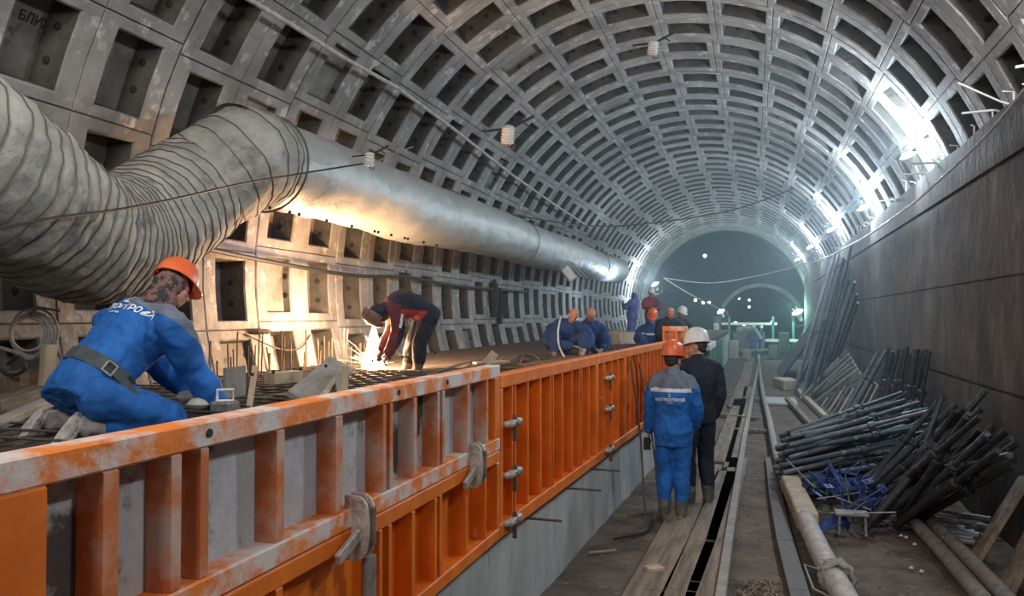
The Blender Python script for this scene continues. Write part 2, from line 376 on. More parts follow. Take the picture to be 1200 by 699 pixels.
# clamps along the panels
def clamp(px,z,vertical,label,group=None,s=1.0):
    y=fy(px); x=xf(y)
    root=thing('formwork_clamp',label,'clamp',(x,y,z),0,group)
    if vertical:                                                     # jaws gripping two rails one above the other
        mb=MB(); pr=[]
        def cpl(ya,yb,k,off):
            o=[]
            for i in range(13):
                t=-PI/2+PI*i/12; o.append((off+k*.075*abs(math.cos(t))**.6,k*.125*math.copysign(abs(math.sin(t))**.8,math.sin(t))))
            o=[(-.03,-k*.125)]+o+[(-.03,k*.125)]; n=len(o); vs=[(x,ya,z) for x,z in o]+[(x,yb,z) for x,z in o]
            mb.add(vs,[tuple(range(n)),tuple(reversed(range(n,2*n)))]+[(i,i+n,(i+1)%n+n,(i+1)%n) for i in range(n)])
        cpl(-.034,-.020,1.0,0); cpl(-.020,.020,.80,0); cpl(.020,.034,1.0,0)
        mb.build('jaw','clamp',root)
        MB().cbox((.05,-.014,-.07),(.085,.014,.08),.004).build('wedge','rust',root)
        MB().beam((.03,-.20,-.075),(.03,-.03,-.02),.022,.045,(0,0,1),.004).build('handle','clamp',root)
    else:                                                            # jaws gripping two posts side by side
        mb=MB()
        for sg in (1,-1):
            mb.tube([V((0,0,0)),V((.03,sg*.06,0)),V((.035,sg*.10,0)),V((.005,sg*.125,0)),V((-.04,sg*.12,0))],[.016,.022,.022,.02,.014],8)
        mb.cbox((0,-.11,-.02),(.05,.11,.02),.007); mb.build('jaw','clamp',root,smooth=True)
        MB().beam((.03,0,-.12),(.03,0,.05),.012,.03,(1,0,0),.003).build('wedge','rust',root)
        MB().lathe([(.016,0),(.022,.004),(.016,.02),(0,.022)],10,(.05,.0,0),(1,0,0)).build('bolt_head','steel',root)
    root.scale=(s,s,s)
    return root
clamp(417,ZM,True,'worn steel formwork clamp on the middle rails, nearer one, above a hanging pipe',s=1.0)
clamp(553,ZM,True,'worn steel formwork clamp on the middle rails, farther one')
clamp(598,1.42,False,'upper steel clamp at the near joint of orange panels')
clamp(598,1.10,False,'middle steel clamp at the near joint of orange panels')
clamp(598,.80,False,'lowest steel clamp at the near joint of orange panels')
for z,n in ((1.50,'upper'),(1.20,'middle'),(.80,'lowest')): clamp(712,z,False,n+' steel clamp at the far joint of orange panels')
y=fy(424)
single(MB().tube([(xf(y)+.045,y-.02,ZM-.12),(xf(y)+.045,y-.02,.15)],.028,14),'standing_pipe','pipeg','short grey pipe standing upright below the nearer rail clamp','pipe',smooth=True)
# tie rods poking out of the plinth
for px,py,l in ((628,632,.16),(672,583,.2),(700,555,.18)):
    y=fy(px)-.1; p=V((xb(y)-.05,y,.72-.02)); 
    o=single(MB().tube([p,p+V((l+.22,.02,-.01))],.009,8),'tie_rod','rebar',{628:'short dark tie rod poking out below the near panel joint',672:'short dark tie rod poking out below the middle of the long panel',700:'short dark tie rod poking out below the far panel joint'}[px],'rod')
# two thin rods leaning on the panels
a=fl(757,617,.02); 
for i,(px,py,tx,tz,lb) in enumerate(((757,617,738,1.60,'thin steel bar leaning on the orange panels, nearer one'),(773,592,748,1.55,'thin steel bar leaning on the orange panels, farther one'))):
    a=fl(px,py,.02); y=fy(tx); b=V((xf(y)+.015,y,tz))
    single(MB().tube([a,a.lerp(b,.5)+V((.03,0,-.02)),b],.011,8),'steel_bar','rebar',lb,'bar')
# cable hanging beside them
y=fy(741); a=V((xf(y)+.02,y,1.66)); b=fl(742,560,.03)
single(MB().tube(smoothpath([a,a.lerp(b,.3)+V((.05,.02,0)),a.lerp(b,.7)+V((-.02,.03,0)),b]),.007,6),'hanging_cable','black','thin black cable hanging over the orange panels left of the blue suited man','cable')

# ------------------------------------------------------------------ ventilation duct and flexible hose
DX,DZ,DR=-4.67,3.63,.45
root=thing('ventilation_duct','long silvery foil ventilation duct hung along the left lining','duct',(DX,6.75,DZ))
mb=MB(); n=48; ys=[6.45+i*.115 for i in range(195)]; vs=[]
for i,y in enumerate(ys):
    c=V((DX+.02*math.sin(y*.7),y,DZ+.02*math.sin(y*.9+1)+(y-6.7)*.004))
    if y>28.7: pass
    for j in range(n):
        t=2*PI*j/n; q=V((math.cos(t)*2,y*2.2,math.sin(t)*2))
        r=DR*(1+.012*math.sin(y*2.1)*math.cos(t))+.018*noise.noise(q)+.010*noise.noise(V((q.x*2+9,q.y*3,q.z*2)))
        if math.sin(t)<-.2 and 9.2<y<11.6: r+=.05*math.sin((y-9.2)/2.4*PI)*(-math.sin(t)-.2)
        r+=.008*math.sin(y*42+3*t)*(1 if y<10.5 and math.sin(t)<.2 else .25)
        vs.append(c+V((math.cos(t)*r,0,math.sin(t)*r)))
k=len(ys)
mb.add(vs,[(i*n+j,(i+1)*n+j,(i+1)*n+(j+1)%n,i*n+(j+1)%n) for i in range(k-1) for j in range(n)]+[tuple((k-1)*n+j for j in range(n))])
mb.build('foil_skin','duct',root,True,True)
for y in (11.9,16.2,20.5,24.8):
    m2=MB(); m2.tube([(DX+(DR+.006)*math.cos(t*PI/16),y,DZ+(y-6.7)*.004+(DR+.006)*math.sin(t*PI/16)) for t in range(33)],.011,6); m2.build('joint_band','steel',root,True,True)
def pd(P):
    c=P-CAM; return c.dot(fwd)
ctl=[(300,189,7.95,.475),(285,187,7.66,.478),(262,201,7.5,.48),(235,219,7.4,.485),(205,240,7.1,.49),(172,262,6.75,.49),(138,278,6.4,.49),(104,280,6.05,.485),(66,262,5.7,.50),(30,238,5.4,.51),(-8,212,5.1,.51),(-55,182,4.8,.51),(-120,140,4.5,.5),(-200,80,4.3,.5)]
path=smoothpath([(*J(a,b,c),r) for a,b,c,r in ctl],10)
L=[0]
for i in range(1,len(path)): L.append(L[-1]+(V(path[i][:3])-V(path[i-1][:3])).length)
def at(s):
    s=max(0,min(L[-1]-1e-4,s)); 
    i=max(j for j in range(len(L)-1) if L[j]<=s); t=(s-L[i])/(L[i+1]-L[i])
    a,b=path[i],path[i+1]; return V([a[k]+(b[k]-a[k])*t for k in range(3)]), a[3]+(b[3]-a[3])*t
SB=L[min(len(L)-1,72)]-.25
wires=[]; s=.02
while s<L[-1]:
    wires.append(s); f=1-min(1,abs(s-SB)/.8); s+=(.128-.062*max(0,f))*R_(.93,1.07)
root=thing('flexible_air_hose','large ribbed grey fabric air hose bending down from the foil duct','hose',tuple(J(104,280,6.05)))
mb=MB(); vs=[]; n=56; K=7; rings=0; a0=None; wp=[]
for wi in range(len(wires)-1):
    for k in range(K):
        s=wires[wi]+(wires[wi+1]-wires[wi])*k/K
        c,r=at(s); t=(at(s+.03)[0]-at(s-.03)[0]).normalized()
        if a0 is None: a0=t.cross(V((0,0,1))).normalized()
        a0=(a0-t*a0.dot(t)).normalized(); b0=t.cross(a0)
        u=k/K; f=max(0,1-abs(s-SB)/.9)
        ringp=[]
        for j in range(n):
            th=2*PI*j/n; dv=a0*math.cos(th)+b0*math.sin(th)
            rr=r*(1+(.012+.02*f)*math.sin(u*PI))+.020*noise.noise((c+dv*r)*7)+.022*noise.noise((c+dv*r)*3)+.014*noise.noise((c+dv*r)*16)
            rr-=.022*f*abs(noise.noise(V((th*4,s*2,3))))*math.sin(u*PI)
            vs.append(c+dv*rr)
            if k==0: ringp.append(c+dv*(rr+.005))
        rings+=1
        if k==0: wp.append(ringp+[ringp[0]])
mb.add(vs,[(i*n+j,(i+1)*n+j,(i+1)*n+(j+1)%n,i*n+(j+1)%n) for i in range(rings-1) for j in range(n)])
mb.build('fabric_skin','hose',root,True,True)
mb=MB()
for p in wp: mb.tube(p,.006,5,False)
tag(mb.build('wire_coil','wire',root,True,True),'dark wire coils showing through the grey fabric')
# steel cuff where the two meet
c,r=at(.0); 
m2=MB(); m2.tube([(DX+(DR+.035)*math.cos(t*PI/16),7.05,DZ+(DR+.035)*math.sin(t*PI/16)) for t in range(33)],.012,6,False); m2.build('end_strap','wire',root,True,True)

# ------------------------------------------------------------------ cables, rods and fixtures on the lining
a=cylp(-.79,RR-.10,3.5); pts=[]
for px,py in ((285,-4),(340,28),(400,66),(466,103),(530,150),(600,205),(650,240),(690,266)):
    r=ray(px,py); ox,oz=CAM.x-CX,CAM.z-CZ; R0=RR-.22; A=r.x**2+r.z**2; B=2*(ox*r.x+oz*r.z); C=ox*ox+oz*oz-R0*R0
    t=(-B+math.sqrt(B*B-4*A*C))/2/A; pts.append(CAM+r*t)
def cyl_hit(px,py,R0):
    r=ray(px,py); ox,oz=CAM.x-CX,CAM.z-CZ; A=r.x**2+r.z**2; B=2*(ox*r.x+oz*r.z); C=ox*ox+oz*oz-R0*R0
    return CAM+r*((-B+math.sqrt(B*B-4*A*C))/2/A)
p0,p1=pts[0],pts[-1]; p0=p0+(p0-pts[2])*.5
single(MB().tube([p0]+pts[1:],.026,8),'long_conduit','pipe','long thin rusty rod running along the upper left of the vault','rod',smooth=True)
def wirething(pxs,rad,m,name,label,cat,R0=None,pts=None,nn=8):
    P=pts or [cyl_hit(a,b,R0) for a,b in pxs]
    return single(MB().tube(smoothpath(P,nn),rad,6),name,m,label,cat)
def JJ(l): return [J(*q) for q in l]
wirething(None,.009,'black','thin_cable','thin dark cable slung across the air hose and foil duct','cable',pts=JJ([(-30,275,4.2),(60,256,4.65),(130,247,5.25),(200,234,5.9),(285,215,6.75),(350,204,7.4),(425,192,8.25)]))
wirething(None,.006,'pipeg','thin_cable','short pale cable running up from the duct insulator','cable',pts=JJ([(440,190,8.3),(460,181,8.7),(484,172,9.0)]))
wirething(None,.02,'black','sagging_cable','dark sagging cable crossing the vault far above the walkway','cable',pts=JJ([(600,252,17),(690,265,22),(760,262,24),(860,246,26),(950,214,24),(1010,200,18)]))
wirething(None,.018,'cable','sagging_cable','pale cable swooping along the top of the right wall','cable',pts=[pl(x,y,0,2.19) for x,y in ((1290,-5),(1200,106),(1150,165),(1100,212),(1060,246))]+[pl(1000,286,0,2.2)]+[J(950,308,26),J(880,325,36),J(830,332,40),J(778,326,41)])
wirething(None,.03,'cable','sagging_cable','far pale cable drooping from the vault edge towards the tunnel mouth','cable',pts=JJ([(778,326,41),(800,340,43),(822,352,46),(848,364,48)]))
def insulator(px,py,d,s,label):
    c=J(px,py,d); root=thing('ribbed_insulator',label,'insulator',tuple(c))
    pr=[(.03,-.13)]
    for i in range(6): z=-.12+i*.04; pr+=[(.085,z),(.10,z+.012),(.085,z+.025),(.078,z+.035)]
    pr+=[(.05,.13),(0,.14)]
    MB().lathe(pr,18,(0,0,0),(.15,-.25,1)).build('ribbed_body','white',root,smooth=True)
    MB().beam((-.36,.0,.07),(-.05,0,.08),.03,.03).beam((.06,.02,.10),(.36,.06,.25),.03,.035).beam((.20,.04,.17),(.30,.04,.10),.02,.02).build('arm','black',root)
    MB().tube([(0,0,-.12),(.01,0,-.18),(.08,0,-.2),(.1,0,-.14)],.012,6).build('hook','rust',root)
    root.scale=(s,s,s); return root
insulator(595,158,10.6,.95,'white ribbed insulator with black arms under the vault centre left')
insulator(433,187,8.3,.55,'small pale ribbed insulator resting on top of the foil duct')
insulator(765,56,11.5,.8,'pale ribbed insulator high on the crown of the vault')
# cable bundle along the lower lining under the duct
P=[cylp(-1.52,RR-.16,6.4),cylp(-1.545,RR-.14,8.4),cylp(-1.56,RR-.13,10.5),cylp(-1.545,RR-.14,12.5),cylp(-1.56,RR-.13,15),cylp(-1.55,RR-.1,20)]
single(MB().tube(smoothpath(P),.028,8),'cable_bundle','black','thick black cable clipped to the lining under the duct','cable',smooth=True)
P=[cylp(-1.52,RR-.12,12.4),cylp(-1.62,RR-.14,12.6),cylp(-1.75,RR-.14,12.3),cylp(-1.88,RR-.14,12.7)]
single(MB().tube(smoothpath(P),.016,8),'hanging_cable','black','black cable hanging down the lining behind the bent welder','cable',smooth=True)
P=[cylp(-1.75,RR-.03,8.0),cylp(-1.80,RR-.12,8.5),cylp(-1.80,RR-.10,9.0),cylp(-1.76,RR-.03,9.4)]
single(MB().tube(smoothpath(P),.01,6),'hanging_wire','black','thin wire looping across the lower lining near the welding glow','wire')
P=[cylp(-1.79,RR-.05,8.35),cylp(-1.86,RR-.12,8.2),cylp(-1.95,RR-.15,8.0)]
single(MB().tube(smoothpath(P),.008,6),'hanging_wire','black','thin wire dropping from the ledge left of the welding glow','wire')
for y,a,lb in ((8.25,-1.745,'small dark stone lodged on a lining rib right of the orange helmet'),(13.4,-1.745,'flat dark offcut lodged on a lining rib right of the bent welder')):
    c=cylp(a,RR-.05,y); mb=MB(); mb.lathe([(.0,-.035),(.09,-.03),(.14,0),(.10,.03),(0,.04)],7,c,(0,0,1),1,1.4); single(mb,'debris_lump','rebar',lb,'debris')
# coil of cable hanging on the lining at the left
c=J(33,392,5.9)
root=thing('cable_coil','coil of grey cable hanging on the lining left of the kneeling worker','cable coil',tuple(c))
q=ray(33,392).normalized(); e1=q.cross(V((0,0,1))).normalized(); e2=e1.cross(q)
for k in range(5):
    r=.105+.012*k; pts=[V((0,0,0))+e1*(r*math.cos(t*PI/12)+.01*k)+e2*(r*1.15*math.sin(t*PI/12)+.015*math.sin(k*2))+q*.01*k for t in range(25)]
    MB().tube(pts,.009,6,False).build('loop','pipeg',root,smooth=True)
MB().tube([e2*.13,e2*.17-q*.02,e2*.2+e1*.05,e2*.17+e1*.2],.01,6).build('tail','pipeg',root)
P=JJ([(-10,405,5.6),(15,412,5.6),(35,420,5.6),(60,408,5.7),(75,425,5.7)]); single(MB().tube(smoothpath(P),.014,6),'loose_cable','pipeg','grey loose cable drooping under the cable coil','cable')
P=JJ([(-10,425,5.4),(12,440,5.4),(30,432,5.4),(22,418,5.4),(8,428,5.4)]); single(MB().tube(smoothpath(P),.012,6),'loose_cable','black','black loose cable knotted left of the wooden post','cable')
# black jacket hung on the wall
c=cylp(-1.60,RR-.10,17.3); mb=MB()
pr=[(.0,.42),(.12,.36),(.22,.22),(.24,0),(.20,-.12),(.17,-.3),(.12,-.42),(0,-.45)]
mb.lathe([(r,z) for r,z in reversed(pr)],12,c,(0,0,1),.35,1.0); mb.tube([c+V((.03,.2,.2)),c+V((.03,.27,-.2)),c+V((.03,.3,-.6))],[.09,.08,.06],8)
single(mb,'hanging_jacket','blackcloth','black jacket hanging on the lining between the welder and the crouching men','jacket',smooth=True)
# unlit floodlight clipped below the duct
c=J(664,318,20.0); root=thing('floodlight','grey unlit floodlight on a bent bracket below the duct end','floodlight',tuple(c))
MB().cbox((-.20,-.1,-.46),(.20,.1,.46),.03).build('housing','grey',root); MB().cbox((-.15,-.13,-.40),(.15,-.1,.40),.01).build('lens','white',root)
MB().beam((.36,0,-.6),(.15,0,.9),.06,.06).beam((.5,.02,-.75),(.3,.02,.55),.05,.05).beam((.15,0,.9),(-.6,0,.65),.05,.05).build('bracket','steel',root)
root.rotation_euler=(0,math.radians(-38),math.radians(20)); root.scale=(.62,.62,.62)
# painted word in the pocket at upper left
def text_mesh(txt,size,bold=0):
    cu=bpy.data.curves.new('word','FONT'); cu.body=txt; cu.size=size; cu.align_x='CENTER'; cu.offset=bold; cu.extrude=0
    o=bpy.data.objects.new('word',cu); COL.objects.link(o); dg=bpy.context.evaluated_depsgraph_get(); me=bpy.data.meshes.new_from_object(o.evaluated_get(dg))
    bm=bmesh.new(); bm.from_mesh(me); bmesh.ops.subdivide_edges(bm,edges=[e for e in bm.edges if e.calc_length()>size*.25],cuts=2); bmesh.ops.triangulate(bm,faces=bm.faces)
    bm.verts.index_update(); vs=[v.co.copy() for v in bm.verts]; fs=[[v.index for v in f.verts] for f in bm.faces]; bm.free()
    bpy.data.objects.remove(o); bpy.data.meshes.remove(me); bpy.data.curves.remove(cu); return vs,fs
vs,fs=text_mesh('БЛИЖ.',.105,.003)
c=cyl_hit(42,30,RR+.272); a=math.atan2(c.x-CX,c.z-CZ); mb=MB(); mb.add([cylp(a+v.y/RR,RR+.272,c.y+v.x) for v in vs],fs)
tag(mb.build('painted_word','dark'),'dark word hand painted in the upper left lining pocket','writing')

# ------------------------------------------------------------------ things on the platform
PZ=1.425
root=thing('rebar_mat','dark rusty reinforcement mat lying on the platform behind the panels','rebar mat',(-3.4,9,PZ))
mb=MB()
for i in range(22):
    x=-5.3+i*.175; mb.tube([(x,3.2,PZ+.03),(x+.02,8,PZ+.035),(x,13,PZ+.03),(x+R_(-.02,.02),26,PZ+.03)],.009,5)
mb.build('lengthwise_bars','rebar',root,True)
mb=MB()
for i in range(96):
    y=3.3+i*.235; mb.tube([(-5.4,y,PZ+.048),(-1.75,y+R_(-.03,.03),PZ+.048)],.008,5)
mb.build('crosswise_bars','rebar',root,True)
# starter bars along the lining
bar=None
for i in range(46):
    px=228+i*5.6+R_(-1.5,1.5) if i<38 else 60+(i-38)*7
    y=6.6+(px-228)/250*4.2 if i<38 else 5.2+R_(-.1,.1); x=-5.0+R_(-.12,.12)
    if i==0: bar=single(MB().tube([(x,y,PZ-.02),(x+.01,y,PZ+.42)],.008,6),'starter_bar','rust','short upright rusty starter bar at the foot of the lining','starter bar','upright starter bars along the platform edge')
    else:
        o=bar.copy(); COL.objects.link(o); o.location=(x,y,PZ-.02); o.scale=(1,1,R_(.6,1.25)); o.rotation_euler=(R_(-.06,.06),R_(-.06,.06),R_(0,6))
def board(a,b,w,h,label,m='plankg',up=(0,0,1),name='timber_board'):
    mb=MB().beam(a,b,w,h,up,.004); return single(mb,name,m,label,'board')
board(pl(352,470,2,1.46),J(400,428,7.0),.24,.05,'grey board tilted up beside the welding glow, left of the short post','plankg',(.5,-.6,.6))
board(pl(376,470,2,1.50),J(404,432,6.75),.05,.045,'pale batten lying along the edge of the tilted grey board','plankl')
board(J(404,466,5.6),J(404,428,5.6),.045,.045,'pale short upright batten behind the panels near the welding glow','plankl')
board(J(402,470,6.0),J(398,440,6.2),.14,.04,'small grey board on its side right of the tilted board','plankg',(1,0,0))
board(J(316,444,6.9),J(349,441,7.2),.13,.10,'pinkish timber block on the platform under the lining pockets','plankl',name='timber_block')
board(J(292,478,5.6),J(299,430,5.75),.03,.06,'thin pale upright stake right of the kneeling worker','plankl')
board(J(275,466,6.0),J(275,430,6.0),.24,.03,'grey square shutter board standing right of the kneeling worker','plankg',(1,0,0))
board(J(238,473,6.3),J(352,463,6.6),.16,.04,'long flat brown board lying behind the panels right of the kneeling worker','plank')
board(J(52,481,5.6),J(58,404,5.6),.10,.05,'upright wooden post under the cable coil','plankl')
board(J(-10,480,5.2),J(48,462,5.5),.22,.12,'thick brown beam lying at the far left behind the kneeling worker','plank')
board(J(-20,505,4.6),J(60,470,5.4),.10,.05,'thin grey batten sloping at the far left below the brown beam','plankg')
board(J(10,455,5.5),J(40,450,5.7),.2,.2,'square pale timber offcut at the far left below the coil','plank',name='timber_block')
board(J(570,427,9.6),J(580,414,9.6),.12,.10,'small pale timber wedge standing on the panel edge','plankl',name='timber_wedge')
board(J(556,426,10),J(595,424,10.3),.10,.03,'flat pale board lying behind the small timber wedge','plankl')
board(J(712,400,18.5),J(735,398,19),.7,.35,'pale timber crate board stacked beside the standing blue man','plankl',name='timber_block')
board(J(708,388,19),J(733,391,19.2),.5,.10,'dark board lying on the pale timber beside the standing blue man','plank')
for i in range(7):
    px=500+i*22; a=pl(px,440-i*3,2,PZ+.06); b=a+V((R_(-.8,.2),R_(1.5,3),R_(0,.03)))
    single(MB().tube([a,a.lerp(b,.5)+V((.05,0,.03)),b],.012,6),'loose_bar','rust','loose reinforcing bar lying across the rebar mat','bar','loose bars on the rebar mat')
for i,(a,b) in enumerate((((694,372,15),(722,412,14)),((688,402,14.5),(700,388,15)))):
    single(MB().tube([J(*a),J(*b)],.018,6),'steel_rod','steel',['long thin rod sloping down right of the crouching men','short thin rod in front of the crouching men'][i],'rod')
single(MB().tube(smoothpath(JJ([(657,372,12.9),(654,388,12.7),(655,405,12.5),(661,418,12)])),.014,6),'hose','cable','pale cable hanging in front of the bald crouching man','cable')
# power tool on the platform in front of the kneeling worker
c=J(264,470,4.75); root=thing('power_tool','small grey power tool with a square handle held by the kneeling worker','tool',tuple(c))
MB().cbox((-.07,-.06,-.07),(.07,.06,.0),.015).build('body','bluem' if False else 'steel',root)
e=V((.74,.67,0)); pts=[e*-.045+V((0,0,0)),e*-.045+V((0,0,.065)),e*.045+V((0,0,.065)),e*.045+V((0,0,0)),e*-.045+V((0,0,0))]
MB().tube(pts,.009,8).build('handle','white',root)
mb=MB()
for a in JJ([(218,466,4.9),(232,474,4.8),(243,468,5.0)]): mb.lathe([(0,-.035),(.05,-.02),(.065,0),(.04,.03),(0,.04)],8,a,(0,0,1),1.2,.8)
single(mb,'rag_heap','glove','grey cloth bundle on the platform under the kneeling worker arm','rag',smooth=True)

# ------------------------------------------------------------------ walkway and track on the floor
def fboard(pxs,w,h,label,m='plank',name='walkway_plank',cat='plank',z=0):
    P=[fl(px,py,z) for px,py in pxs]; mb=MB()
    for a,b in zip(P[:-1],P[1:]): mb.beam(a+V((0,0,h/2)),b+V((0,0,h/2)),w,h,(0,0,1),.006)
    return single(mb,name,m,label,cat)
fboard([(712,760),(747,692),(782,625),(796,596)],.14,.05,'leftmost pale walkway plank ending at the blue man\'s boots')
fboard([(735,760),(765,699),(800,626),(838,548)],.20,.045,'second walkway plank from the left, under the standing men')
fboard([(770,760),(797,699),(822,640),(852,556)],.26,.045,'wide middle walkway plank just right of the standing men')
fboard([(808,760),(826,690),(842,640),(866,540)],.24,.045,'right walkway plank beside the long pale rail beam')
fboard([(843,545),(858,500),(868,470)],.30,.045,'far walkway plank beyond the white helmet man')
fboard([(857,552),(869,500),(877,455)],.22,.045,'far walkway plank next to the rail beam')
fboard([(862,478),(873,445),(878,425)],.34,.045,'most distant walkway plank near the tunnel mouth')
fboard([(844,488),(888,493)],.14,.06,'cross sleeper under the far walkway')
fboard([(852,505),(905,507)],.14,.05,'cross sleeper between the walkway and the pipe')
fboard([(860,468),(892,470)],.16,.06,'most distant cross sleeper')
fboard([(757,676),(776,674)],.10,.075,'short broken brown block on the leftmost planks','plankl','timber_block')
fboard([(838,760),(846,699),(857,620),(872,520),(887,440),(892,405)],.075,.09,'long pale beam running beside the walkway','plankl' if False else 'plankg','rail_beam','beam')
fboard([(834,760),(838,699),(851,615),(870,510),(884,445)],.03,.035,'long dark rail lying between the walkway and pale beam','rebar','rail','rail')
# right hand line: dark strip drawn for the shadow, timber piece, wrapped pipe
fboard([(953,760),(936,699),(920,640),(909,585),(903,540)],.15,.05,'long dark flat strip in place of the shadow beside the wrapped pipe','rebar','shadow_strip','shadow strip')
P=[fl(x,y,.10) for x,y in ((922,575),(909,530),(901,490),(893,455),(889,420),(888,400))]
single(MB().tube(smoothpath(P),.055,12),'conduit_pipe','plankg','long yellowish pipe running away beyond the timber block','pipe',smooth=True)
a=fl(926,566,.14); b=fl(947,612,.14)
single(MB().beam(a,b,.20,.17,(0,0,1),.015),'timber_block','plankl','pale squared timber block joining the two pipes','block')
P=[fl(x,y,.15) for x,y in ((942,606),(962,648),(984,690),(1010,735),(1040,790))]
root=thing('wrapped_pipe','thick pale wrapped pipe coming towards the camera at lower right','pipe',tuple(fl(980,690,0)))
MB().tube(smoothpath(P),.088,18).build('pipe_body','pipe',root,True,True)
c=fl(981,677,.15); dr=(P[2]-P[1]).normalized(); mb=MB()
for k in range(4):
    q=c+dr*(.035*k-.06); e1=dr.cross(V((0,0,1))).normalized(); e2=e1.cross(dr)
    mb.tube([q+(e1*math.cos(t*PI/10)+e2*math.sin(t*PI/10))*(.112+.012*math.sin(t*2.3+k)) for t in range(21)],.018,6,False)
mb.build('wrapping','hose',root,True,True)
mb=MB().tube([c+e1*.12+e2*.05,c+e1*.22+e2*.05-dr*.1,c+e1*.2-e2*.02+dr*.25,c+e1*.1-e2*.05+dr*.3],.008,6); mb.build('loose_rope','hose',root,True)
for i,(A_,lb) in enumerate(((((1066,606),(1112,656),(1160,712),(1200,770)),'left of the two grey pipes lying at lower right'),(((1078,598),(1130,650),(1190,712),(1240,770)),'right of the two grey pipes lying at lower right'))):
    P=[fl(x,y,.08) for x,y in A_]; single(MB().tube(P,.062,14),'floor_pipe','pipeg',lb,'pipe',smooth=True)
# slabs leaning at the right edge
for i,(A_,B_,w,lb) in enumerate((((1140,660),(1172,590),.45,'brown board leaning on the right wall behind the two grey pipes'),((1180,690),(1215,618),.5,'brown board leaning on the right wall at the picture edge'))):
    a=fl(*A_,.02); b=pl(B_[0],B_[1],0,2.2); b.y=a.y+.1; b.z=.75
    single(MB().beam(a,b,w,.04,(1,0,.5),.004),'leaning_board','plank',lb,'board')
# dirt and chips
mb=MB()
for i in range(300):
    px=R_(862,915); py=R_(682,720); p=fl(px,py,.01); s=R_(.008,.03); a=R_(0,6)
    d=V((math.cos(a),math.sin(a),R_(-.3,.6)))*s*R_(1,2.5); mb.beam(p,p+d,s*.7,s*.5)
tag(mb.build('rubble','plank'),'small heap of wood chips and rubble at the bottom beside the pale beam','rubble',kind='stuff')
mb=MB()
for i in range(900):
    y=3+20*random.random()**1.8; x=R_(-1.3,2.1); s=R_(.005,.02); mb.lathe([(0,-s*.5),(s,0),(0,s*.6)],5,(x,y,hgt(x,y)+s*.2),(R_(-.3,.3),R_(-.3,.3),1),1,R_(.5,1))
tag(mb.build('gravel','dirt'),'scattered small stones over the dirt floor','gravel',kind='stuff')
for i,(px,py) in enumerate(((1062,632),(1072,640),(1080,672),(1068,668),(1056,630))):
    p=fl(px,py,.0); o=single(MB().lathe([(0,-.01),(.02,0),(.012,.015),(0,.02)],6,p+V((0,0,.01)),(0,0,1),1,.6),'paper_scrap','white','small white scrap lying on the dirt beside the grey pipes','scrap','white scraps on the dirt')
single(MB().tube(smoothpath([fl(720,632,.02),fl(760,622,.02),fl(770,600,.04),fl(790,596,.03)]),.01,6),'floor_cable','black','thin dark cable lying on the ground left of the boots','cable')
single(MB().beam(fl(690,648,.01),fl(722,645,.01),.02,.012),'wood_stick','plankl','thin reddish stick on the ground left of the walkway','stick')

# ------------------------------------------------------------------ heap of steel props by the right wall
def make_prop(m,r=.032,label='',group='',L=1.6):
    root=thing('steel_prop',label,'prop',(0,0,0),0,group)
    MB().tube([(0,0,0),(0,0,L*.60)],r,10).build('outer_tube',m,root,smooth=True)
    MB().tube([(0,0,L*.6),(0,0,L)],r*.76,10).build('inner_tube',m,root,smooth=True)
    MB().lathe([(r*.9,L*.57),(r*1.45,L*.575),(r*1.45,L*.615),(r*.9,L*.62)],10).tube([(-.09,0,L*.63),(.09,0,L*.63),(.09,0,L*.60)],.006,5).build('collar',m,root,smooth=True)
    return root
mk={}
def prop(a,b,kind,label,group):
    L=1.6
    if kind not in mk: mk[kind]=make_prop(*kind[:2],label,group); o=mk[kind]
    else: o=copy_tree(mk[kind]); tag(o,label,'prop',group)
    put_between(o,a,b,L,R_(0,6)); return o
G1='steel props stacked crosswise in the heap'
for row,(z,n,xo) in enumerate(((.04,13,0),(.11,13,.03),(.18,12,.0),(.25,12,.06),(.32,10,.04),(.39,9,.02),(.46,8,.1),(.53,6,.05),(.60,5,.18))):
    for i in range(n):
        y=9.85+row*.09+i*.15+R_(-.04,.04); a=V((.34+xo+R_(-.10,.16),y,z+R_(-.01,.02))); 
        b=V((1.95+R_(-.25,.15),y+.45+R_(-.35,.35),z+.16+row*.03+R_(-.05,.09)))
        prop(a,b,(('prop','prop','propd','propg')[(i*3+row*2+random.randint(0,1))%4],.031),'steel prop in the crosswise stack by the right wall, one of many','crosswise stacked steel props' )
G2=[((1012,622),(1155,458),.07),((1022,612),(1140,492),.05),((1034,618),(1166,500),.06),((1050,618),(1180,505),.07),((1060,615),(1192,520),.05),((1000,600),(1120,475),.05),((996,590),(1105,465),.04),((1008,596),(1128,490),.06),((1046,600),(1150,480),.05),((1070,612),(1186,545),.06)]
for i,(A_,B_,r) in enumerate(G2):
    a=fl(*A_,.05); b=pl(B_[0],B_[1],0,2.10-.05*(i%4)); 
    prop(a+V((0,0,.05*(i%3))),b,('propd',.038),'dark steel prop sloping up the right wall over the heap front' if i else 'longest dark steel prop, its end rising above the sloping ones on the right wall','dark props sloping up the right wall' if i else None)
for i in range(22):
    A_=(R_(1035,1085),R_(585,618)); B_=(R_(1095,1190),0); B_=(B_[0],455+(B_[0]-1095)*.62+R_(0,30)); a=fl(*A_,.05)+V((0,0,R_(0,.22))); b=pl(B_[0],B_[1],0,2.02-R_(0,.35))
    prop(a,b,('propd' if i%3 else 'prop',.033),'dark thin steel prop lying in the jumble sloping up to the right wall','dark thin props in the sloping jumble')
